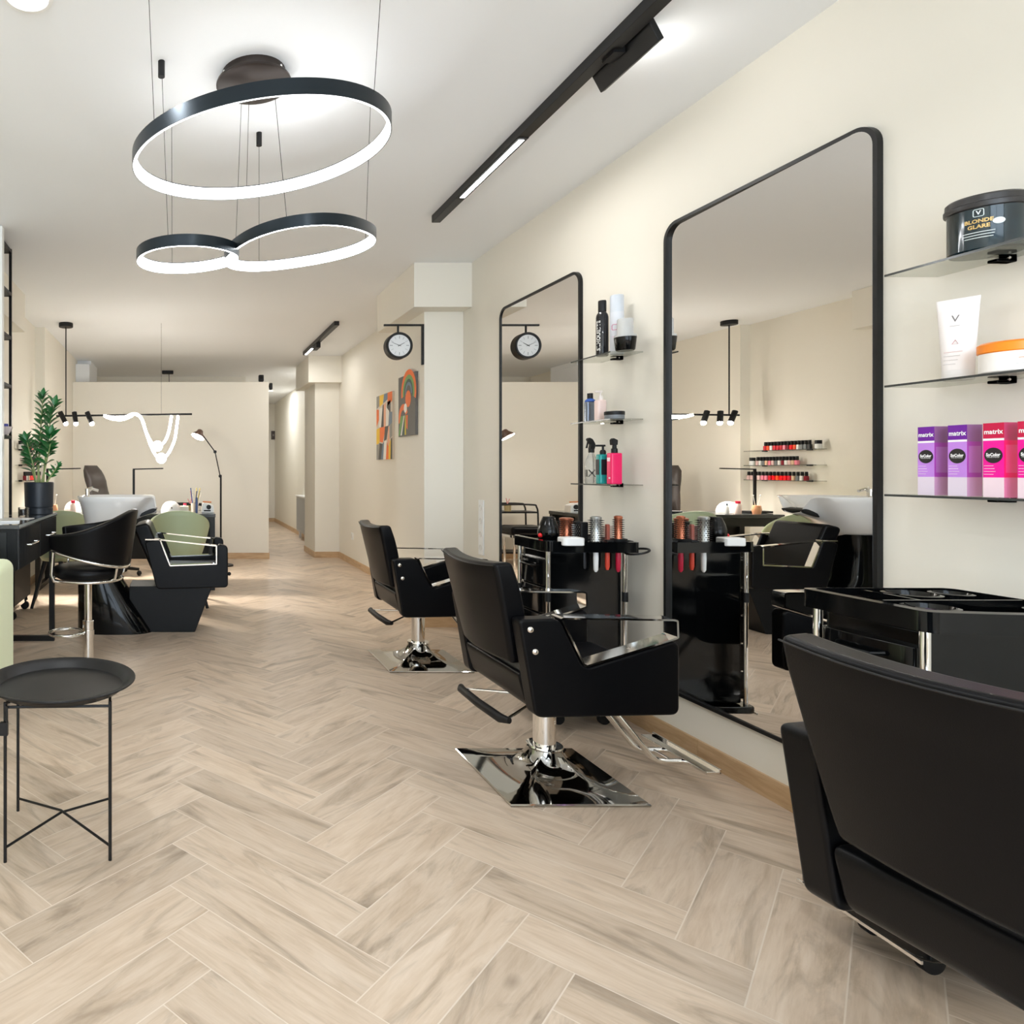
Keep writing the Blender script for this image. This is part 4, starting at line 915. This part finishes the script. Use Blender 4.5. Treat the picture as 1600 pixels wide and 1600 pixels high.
obj('box', MB().prism(rpoly([(-.065,0),(.065,0),(.06,.075),(-.03,.105),(-.055,.10)], .012, 4), -.06, .06), 'white', t, bev=.006); obj('dial', MB().cyl((.01,-.06,.06),(.01,-.074,.06),.024), 'matte', t); obj('screen', MB().box(-.04,-.0615,.016,.03,-.060,.030), 'matte', t); obj('handpiece', MB().cyl((-.05,.0,.112),(.04,.0,.108),.008), cm(206,130,80), t)
t = thing('tissue_box', 'pale box right of the white nail lamp on the manicure desk', 'box', (onD(288), YD-.02, ZD+.0005), group=G); obj('box', MB().box(-.045,-.05,0,.045,.05,.065), cm(226,222,208), t, bev=.003)
t = thing('varnish_pot', 'small red-topped pot on the pale desk box', 'pot', (onD(289), YD-.02, ZD+.0657), group=G); obj('pot', MB().cyl((0,0,0),(0,0,.012),.018), cm(240,200,206), t); obj('lid', MB().cyl((0,0,.012),(0,0,.03),.017), cm(212,34,76), t)
t = thing('remover_bottle', 'clear bottle with red cap beside the left desk lamp', 'bottle', (-1.12, YD-.17, ZD+.0005), group=G); obj('bottle', MB().lathe([(.03,0),(.032,.09),(.02,.105),(.001,.106)], 24), cm(236,214,208,.2), t); obj('cap', MB().cyl((0,0,.105),(0,0,.13),.022), cm(222,24,66), t)
t = thing('sticks_jar', 'small peach jar of cotton sticks beside the left desk lamp', 'jar', (-1.32, YD-.15, ZD+.0005), group=G); obj('jar', MB().lathe([(.035,0),(.042,.04),(.035,.085),(.001,.086)], 24), cm(222,160,120,.3), t)
for i, (x, y) in enumerate(((-.02,.0),(.015,.01))): obj('stick', MB().cyl((x*.5,y,.08),(x*1.8,y,.185),.003,n=6).ball((x*1.8,y,.185),.007,6), 'white', t)
t = thing('spray_bottle', 'tiny white spray bottle with dark nozzle on the manicure desk', 'bottle', (-1.02, YD-.16, ZD+.0005), group=G); obj('bottle', MB().lathe([(.017,0),(.018,.07),(.008,.085),(.001,.086)], 20), 'white', t); obj('nozzle', MB().cyl((0,0,.085),(0,0,.105),.009), cm(50,70,90), t)
# green shell chairs
def shell_chair(label):
    t = thing('shell_chair', label, 'chair', group='sage green shell chairs at the manicure desk')
    vs = []; fs = []; nu, nv = 32, 10
    for j in range(nv+1):
        for i in range(nu+1):
            ph = -115 + 230*i/nu; a = R(ph-90); v = j/nv; zt = .86 - .24*(abs(ph)/115)**1.9; z = .40 + (zt-.40)*v; r = .17 + .10*v**.7
            vs.append((r*math.cos(a), r*math.sin(a)*.92, z))
    for j in range(nv):
        for i in range(nu): k = j*(nu+1)+i; fs.append((k,k+1,k+nu+2,k+nu+1))
    obj('shell', MB().add(vs, fs), 'sage', t, ang=180, solid=.016)
    obj('seat_pan', MB().lathe([(.001,.40),(.15,.40),(.19,.43),(.19,.445),(.001,.45)], 32), 'sage', t)
    obj('crossbar', MB().box(-.17,-.02,.37,.17,.02,.40).box(-.02,-.17,.37,.02,.17,.40), 'blackmetal', t)
    for x in (-1, 1):
        for y in (-1, 1): obj('leg', MB().tube([(x*.14,y*.14,.40),(x*.25,y*.24,0.0)], [.022,.014], 10), 'blackmetal', t)
    return t
g = shell_chair('sage green shell chair with curved back right of the wash basin'); g.location = (at(280,0,6.25).x, 6.32, 0)
dup(g, (-1.11, 6.34, 0), R(8), 'sage green shell chair left of the wash basin, partly hidden')
# high-backed office chair behind the desk
t = thing('office_chair', 'dark brown high-backed office chair behind the manicure desk', 'office chair', (at(146,0,8.05).x + .24, 7.98, 0), R(68))
obj('seat', MB().box(-.25,-.26,.45,.25,.24,.57), 'brown', t, bev=.05, seg=4)
bk = MB(); rings = []
for k in range(13):
    v = k/12; z = .55+.72*v; y = .20+.10*v-.06*math.sin(v*3.1); hw = .235*(1-.28*v**2.5); th = .055+.012*math.sin(v*18); 
    if k == 12: hw *= .8; th *= .5
    rings.append([(hw*math.copysign(abs(math.cos(R(a)))**.7, math.cos(R(a))), y + th*math.copysign(abs(math.sin(R(a)))**.7, math.sin(R(a))), z) for a in range(0, 360, 15)])
obj('backrest', bk.loft(rings), 'brown', t, ang=80)
for s in (-1, 1): obj('armrest', MB().tube([(s*.26,.15,.52),(s*.30,.14,.72),(s*.30,-.15,.72),(s*.27,-.18,.52)], .02, 10), 'matte', t)
obj('column', MB().cyl((0,0,.10),(0,0,.46),.028), 'chrome', t)
for k in range(5): a = R(72*k); obj('foot', MB().tube([(0,0,.10),(.30*math.cos(a),.30*math.sin(a),.075)], [.025,.016], 8).ball((.30*math.cos(a),.30*math.sin(a),.03),.03,8), 'matte', t)
# cart and stool near the partition, seen in the far mirror
t = thing('trolley_cart', 'dark tubular cart near the partition, reflected in the far mirror', 'cart', (.02, 9.05, 0))
for y in (-.16, .16): obj('side_frame', MB().tube(smooth([(-.26,y,.02),(-.26,y,.60),(-.24,y,.74),(-.18,y,.77),(.18,y,.77),(.24,y,.74),(.26,y,.60),(.26,y,.02)], 5), .011, 8), 'blackmetal', t)
for z in (.14, .42, .66): obj('shelf_board', MB().box(-.26,-.16,z,.26,.16,z+.02), 'blackmetal', t)
t = thing('jar', 'tan jar with pink sticks on the tubular cart', 'jar', (.10, 9.0, .681)); obj('jar', MB().lathe([(.04,0),(.045,.09),(.001,.09)], 20), cm(196,176,130), t); obj('sticks', MB().cyl((0,0,.08),(.02,0,.17),.006,n=6).cyl((.01,0,.08),(-.03,.01,.16),.006,n=6), cm(220,150,150), t)
t = thing('pedicure_stool', 'low black stool with chrome legs near the partition', 'stool', (.12, 8.55, 0))
obj('cushion', MB().box(-.22,-.18,.42,.22,.18,.53), 'leather', t, bev=.04, seg=4); obj('frame', MB().box(-.20,-.16,.39,.20,.16,.42), 'chrome', t)
for x in (-.17,.17):
    for y in (-.13,.13): obj('leg', MB().cyl((x,y,0),(x,y,.40),.014), 'chrome', t)
# ------------------------------------------------------------------ nail polish on three glass shelves at the left wall
NP = 'nail polish bottles on the left wall shelves'
reds = {'red': (206,24,44), 'dark red': (130,14,34), 'pink': (232,130,150), 'pale pink': (226,190,186), 'white': (232,230,226), 'grey': (120,124,126), 'orange': (238,84,40), 'green': (90,130,60), 'brown': (120,76,60), 'beige': (214,180,150), 'bright red': (238,16,28), 'black': (34,32,34)}
rowz = [1.115, 1.268, 1.42]; rowc = [['pale pink','pale pink','white','pale pink','pink','pink','red','bright red','orange','bright red','bright red','red','beige','grey','white','dark red'],
  ['pale pink','white','grey','beige','pink','pale pink','grey','white','dark red','white','pale pink','beige','pink'], ['red','orange','white','red','red','red','pink','dark red','bright red','orange','white','grey','grey','black']]
rowname = ['lowest', 'middle', 'highest']; starts = [7.50, 7.38, 7.28]
proto = None
for r_, z in enumerate(rowz):
    t = thing('glass_shelf', '%s thin glass shelf of nail polish on the left wall' % rowname[r_], 'shelf', (XL, 7.08, z), group='thin glass shelves on the left wall')
    obj('glass_pane', MB().box(.002,-.44,-.006,.10,.44,0), 'glassshelf', t); obj('glass_edge', MB().box(.10,-.44,-.006,.1015,.44,0), 'glassedge', t)
    for y in (-.27, .27): obj('clamp', MB().box(0,-.02+y,-.012,.03,.02+y,.004), 'matte', t)
    pitch = .040 if r_ else .047
    for k, c in enumerate(rowc[r_]):
        lb = '%s black-capped nail polish, %s from partition end, %s glass shelf' % (c, ORD[k], rowname[r_]); pos = (XL+.06, starts[r_]-k*pitch, z+.0004)
        b = thing('nail_polish', lb, 'nail polish', pos, 0, NP)
        me_b = MB().prism(rrect(-.016,-.016,.016,.016,.006,3), 0, .045, 'xy'); obj('bottle', me_b, cm(*reds[c], .15), b); obj('cap', MB().lathe([(.0125,.045),(.0145,.05),(.0135,.085),(.001,.086)], 12), 'matte', b)
for lb, y, r_ in (('white jar with black lid alone at the window end of the highest glass shelf', 6.67, 2), ('white jar with black lid alone at the partition end of the middle glass shelf', 7.46, 1)):
    t = thing('gel_jar', lb, 'jar', (XL+.055, y, rowz[r_]+.0004), group='white gel jars on the nail polish shelves'); obj('jar', MB().cyl((0,0,0),(0,0,.045),.028), 'white', t); obj('lid', MB().cyl((0,0,.045),(0,0,.08),.027), 'matte', t)
# ------------------------------------------------------------------ clock, pictures, sockets and small wall things
t = thing('wall_clock', 'round black double-sided clock hanging from a bracket on the pillar', 'clock', (1.875, 5.37, 2.35))
ox = 1.672-1.875; cy = -.05
obj('wall_plate', MB().box(-.018,-.014,-.315,-.001,.014,0), 'blackmetal', t, bev=.003); obj('bracket_arm', MB().box(-.31,-.008,-.014,-.001,.008,0), 'blackmetal', t); obj('hanger', MB().cyl((ox,cy+.04,-.01),(ox,cy+.04,-.08),.008), 'blackmetal', t)
zc = -.172
cs = MB().lathe([(.100,-.042),(.1025,-.038),(.1025,.038),(.100,.042),(.086,.042)], 48, (ox, cy+.04, zc), ax=(0,1,0)); cs.lathe([(.100,-.042),(.086,-.042),(.083,-.034),(.001,-.034)], 48, (ox, cy+.04, zc), ax=(0,1,0), cap0=False)
case = obj('case', MB().lathe([(.001,-.033),(.083,-.033),(.087,-.044),(.099,-.044),(.1025,-.038),(.1025,.038),(.099,.044),(.087,.044),(.083,.033),(.001,.033)], 48, (ox, cy+.04, zc), ax=(0,1,0)), 'blackmetal', t, ang=30)
for s in (-1, 1):
    yf = cy+.04 + s*.0345; dl = obj('dial', MB().lathe([(.083,0),(.083,.001),(.001,.001)], 48, (ox, yf, zc), ax=(0,s,0)), cm(226,228,230,.4), t)
    tk = MB()
    for k in range(12):
        a = R(30*k); d = Vector((math.sin(a), 0, math.cos(a))); tk.tube([Vector((ox,yf+s*.0015,zc))+d*.052, Vector((ox,yf+s*.0015,zc))+d*.074], .0009 if k % 3 else .002, 4)
    obj('hour_marks', tk, cm(120,122,124), dl)
    for nm_, ang, ln, wd in (('hour_hand', 62*s*-1, .045, .0028), ('minute_hand', -68*s*-1, .066, .002)):
        a = R(ang); d = Vector((math.sin(a), 0, math.cos(a))); c0 = Vector((ox, yf+s*.003, zc)); obj(nm_, MB().tube([c0-d*.012, c0+d*ln], [wd, wd*.5], 6), 'matte', dl)
# abstract canvas on the wall behind the near pillar: blocks of colour
def canvas(name, label, x, y0, y1, z0, z1, bg):
    t = thing(name, label, 'painting', (x, y1, z0)); obj('canvas', MB().box(-.022,0,0,-.001,y0-y1,z1-z0), bg, t, bev=.002); return t, y0-y1, z1-z0
t, W_, H_ = canvas('abstract_painting', 'abstract painting of orange, yellow and grey colour blocks left of the pillar', XR, 7.68, 7.11, 1.33, 2.03, cm(222,210,196))
def patch(t, W_, H_, pts, col, k):      # pts: (0..1 from the far edge, 0..1 from the bottom)
    x = -.0224 - .0002*k; q = [(x, W_*(1-u), H_*v) for u, v in pts]
    return MB().loft([q, [(p[0]-.0004, p[1], p[2]) for p in q]]), col
OR, YE, GR, DK, BL, WH, PK = cm(246,112,20), cm(246,200,20), cm(150,146,138), cm(58,54,52), cm(108,128,148), cm(240,236,228), cm(238,176,140)
blocks = [([(0,.8),(.2,.84),(.2,1),(0,1)],GR),([(.2,.82),(.42,.86),(.5,1),(.2,1)],YE),([(.45,.86),(.72,.9),(.72,1),(.5,1)],BL),([(.72,.8),(1,.86),(1,1),(.72,1)],OR),
 ([(0,.52),(.16,.62),(.16,.78),(0,.8)],OR),([(.16,.52),(.3,.5),(.4,.8),(.2,.8)],WH),([(.3,.5),(.48,.5),(.48,.84),(.42,.84)],DK),([(.48,.5),(.62,.5),(.62,.86),(.48,.84)],PK),([(.62,.5),(.78,.52),(.82,.72),(.62,.8)],WH),([(.66,.66),(.9,.7),(.9,.88),(.7,.86)],DK),([(.76,.48),(1,.54),(1,.7),(.82,.7)],BL),
 ([(0,.24),(.2,.26),(.22,.5),(0,.48)],YE),([(.22,.28),(.42,.26),(.62,.5),(.22,.5)],OR),([(.5,.28),(.66,.3),(.78,.5),(.56,.5)],DK),([(.7,.2),(.86,.24),(.8,.5),(.76,.48)],PK),([(.86,.3),(1,.34),(1,.54),(.84,.5)],GR),
 ([(0,0),(.14,0),(.16,.24),(0,.24)],GR),([(.14,0),(.3,0),(.4,.24),(.2,.26)],DK),([(.3,0),(.44,0),(.5,.28),(.4,.24)],BL),([(.44,0),(.62,0),(.66,.28),(.52,.28)],WH),([(.62,0),(.78,0),(.78,.2),(.68,.26)],OR),([(.78,0),(.9,0),(.92,.3),(.8,.22)],YE),([(.9,0),(1,0),(1,.32),(.92,.3)],DK)]
for k, (pts, c) in enumerate(blocks): mb, c = patch(t, W_, H_, pts, c, k % 3); obj('colour_block', mb, c, t)
t, W_, H_ = canvas('abstract_painting', 'dark abstract painting of orange and green arcs on the pillar side', 1.875, 5.93, 5.50, 1.50, 2.005, cm(92,88,84))
def arcband(cx, cz, r0, r1, a0, a1, n=16):
    rr = 1.0; out = [(cx + r1*math.cos(R(a0+(a1-a0)*i/n)), cz + r1*math.sin(R(a0+(a1-a0)*i/n))*W_/H_) for i in range(n+1)]
    inn = [(cx + r0*math.cos(R(a1-(a1-a0)*i/n)), cz + r0*math.sin(R(a1-(a1-a0)*i/n))*W_/H_) for i in range(n+1)]
    return out + inn
GN_, DG = cm(112,160,84), cm(40,78,66)
arcs = [(arcband(.62,.70,.34,.44,-20,190),OR,0),(arcband(.62,.70,.26,.34,-20,190),GN_,0),(arcband(.62,.70,.20,.26,-20,190),DG,0),(arcband(.62,.70,.14,.20,-10,190),BL,0),
 (arcband(.60,.60,.001,.16,0,359,24),OR,1),(arcband(.44,.46,.001,.09,0,359,20),WH,1),(arcband(.30,.30,.16,.28,20,200),OR,0),
 ([(.02,.02),(.10,.02),(.34,.34),(.14,.34)],GN_,1),([(.14,.02),(.22,.02),(.38,.34),(.34,.34)],WH,1),([(.26,.02),(.36,.02),(.42,.34),(.38,.34)],DG,1),([(.40,.02),(.48,.02),(.45,.34),(.42,.34)],cm(226,206,50),1),([(.50,.14),(.56,.10),(.58,.34),(.48,.34)],OR,1)]
for k, (pts, c, l) in enumerate(arcs): mb, c = patch(t, W_, H_, pts, c, l*2 + k % 2); obj('colour_arc', mb, c, t)
# sockets, switch, cameras, radiator
t = thing('socket_strip', 'white vertical strip of wall sockets behind the middle chair', 'socket', (XR, 5.03, .80))
obj('plate', MB().box(-.010,-.04,-.20,-.0005,.04,.20), 'white', t, bev=.003)
for k in range(4): obj('socket', MB().lathe([(.022,0),(.022,.0025),(.016,.0025),(.015,.001)], 20, (-.010,0,-.145+k*.097), ax=(-1,0,0)), cm(228,227,222), t)
t = thing('wall_switch', 'small white socket on the wall left of the far chair', 'socket', (XR, 8.85, .37)); obj('plate', MB().box(-.01,-.045,-.045,-.0005,.045,.045), 'white', t, bev=.004)
obj('insert', MB().box(-.013,-.028,-.028,-.010,.028,.028), cm(226,224,218), t, bev=.003)
t = thing('security_camera', 'small black camera sitting on top of the partition', 'camera', (at(408,0,9.53).x, 9.53, 2.4255)); obj('body', MB().box(-.035,-.035,.01,.035,.035,.10), 'matte', t, bev=.012); obj('lens', MB().cyl((0,-.036,.06),(0,-.044,.06),.018), 'gloss', t); obj('foot', MB().cyl((0,0,0),(0,0,.012),.03), 'matte', t)
t = thing('security_camera', 'small black camera fixed to the partition side', 'camera', (1.1855, 9.54, 2.37)); obj('body', MB().box(.012,-.04,-.045,.055,.035,.045), 'matte', t, bev=.012); obj('bracket', MB().box(.0,-.015,-.015,.014,.015,.015), 'matte', t)
t = thing('thermostat', 'small dark wall unit at the end of the corridor', 'thermostat', (at(427,0,16.28).x, Y1, at(0,680,16.28).z)); obj('body', MB().box(-.05,-.03,-.10,.05,-.0005,.10), cm(74,62,56), t, bev=.006)
obj('button', MB().box(-.02,-.034,-.02,.02,-.03,.02), cm(140,132,124), t)
t = thing('radiator', 'grey radiator with a white top on the corridor wall', 'radiator', (XR, 12.0, 0))
obj('panel', MB().box(-.11,-.36,.12,-.02,.55,.74), cm(168,168,166), t, bev=.006)
fn = MB()
for k in range(14): fn.box(-.116,-.32+k*.062,.16,-.109,-.29+k*.062,.70)
obj('fins', fn, cm(182,182,180), t); obj('top_cover', MB().box(-.13,-.38,.74,-.0005,.57,.765), 'white', t, bev=.004); obj('foot', MB().box(-.09,-.2,0,-.05,-.16,.12).box(-.09,.36,0,-.05,.40,.12), 'white', t)
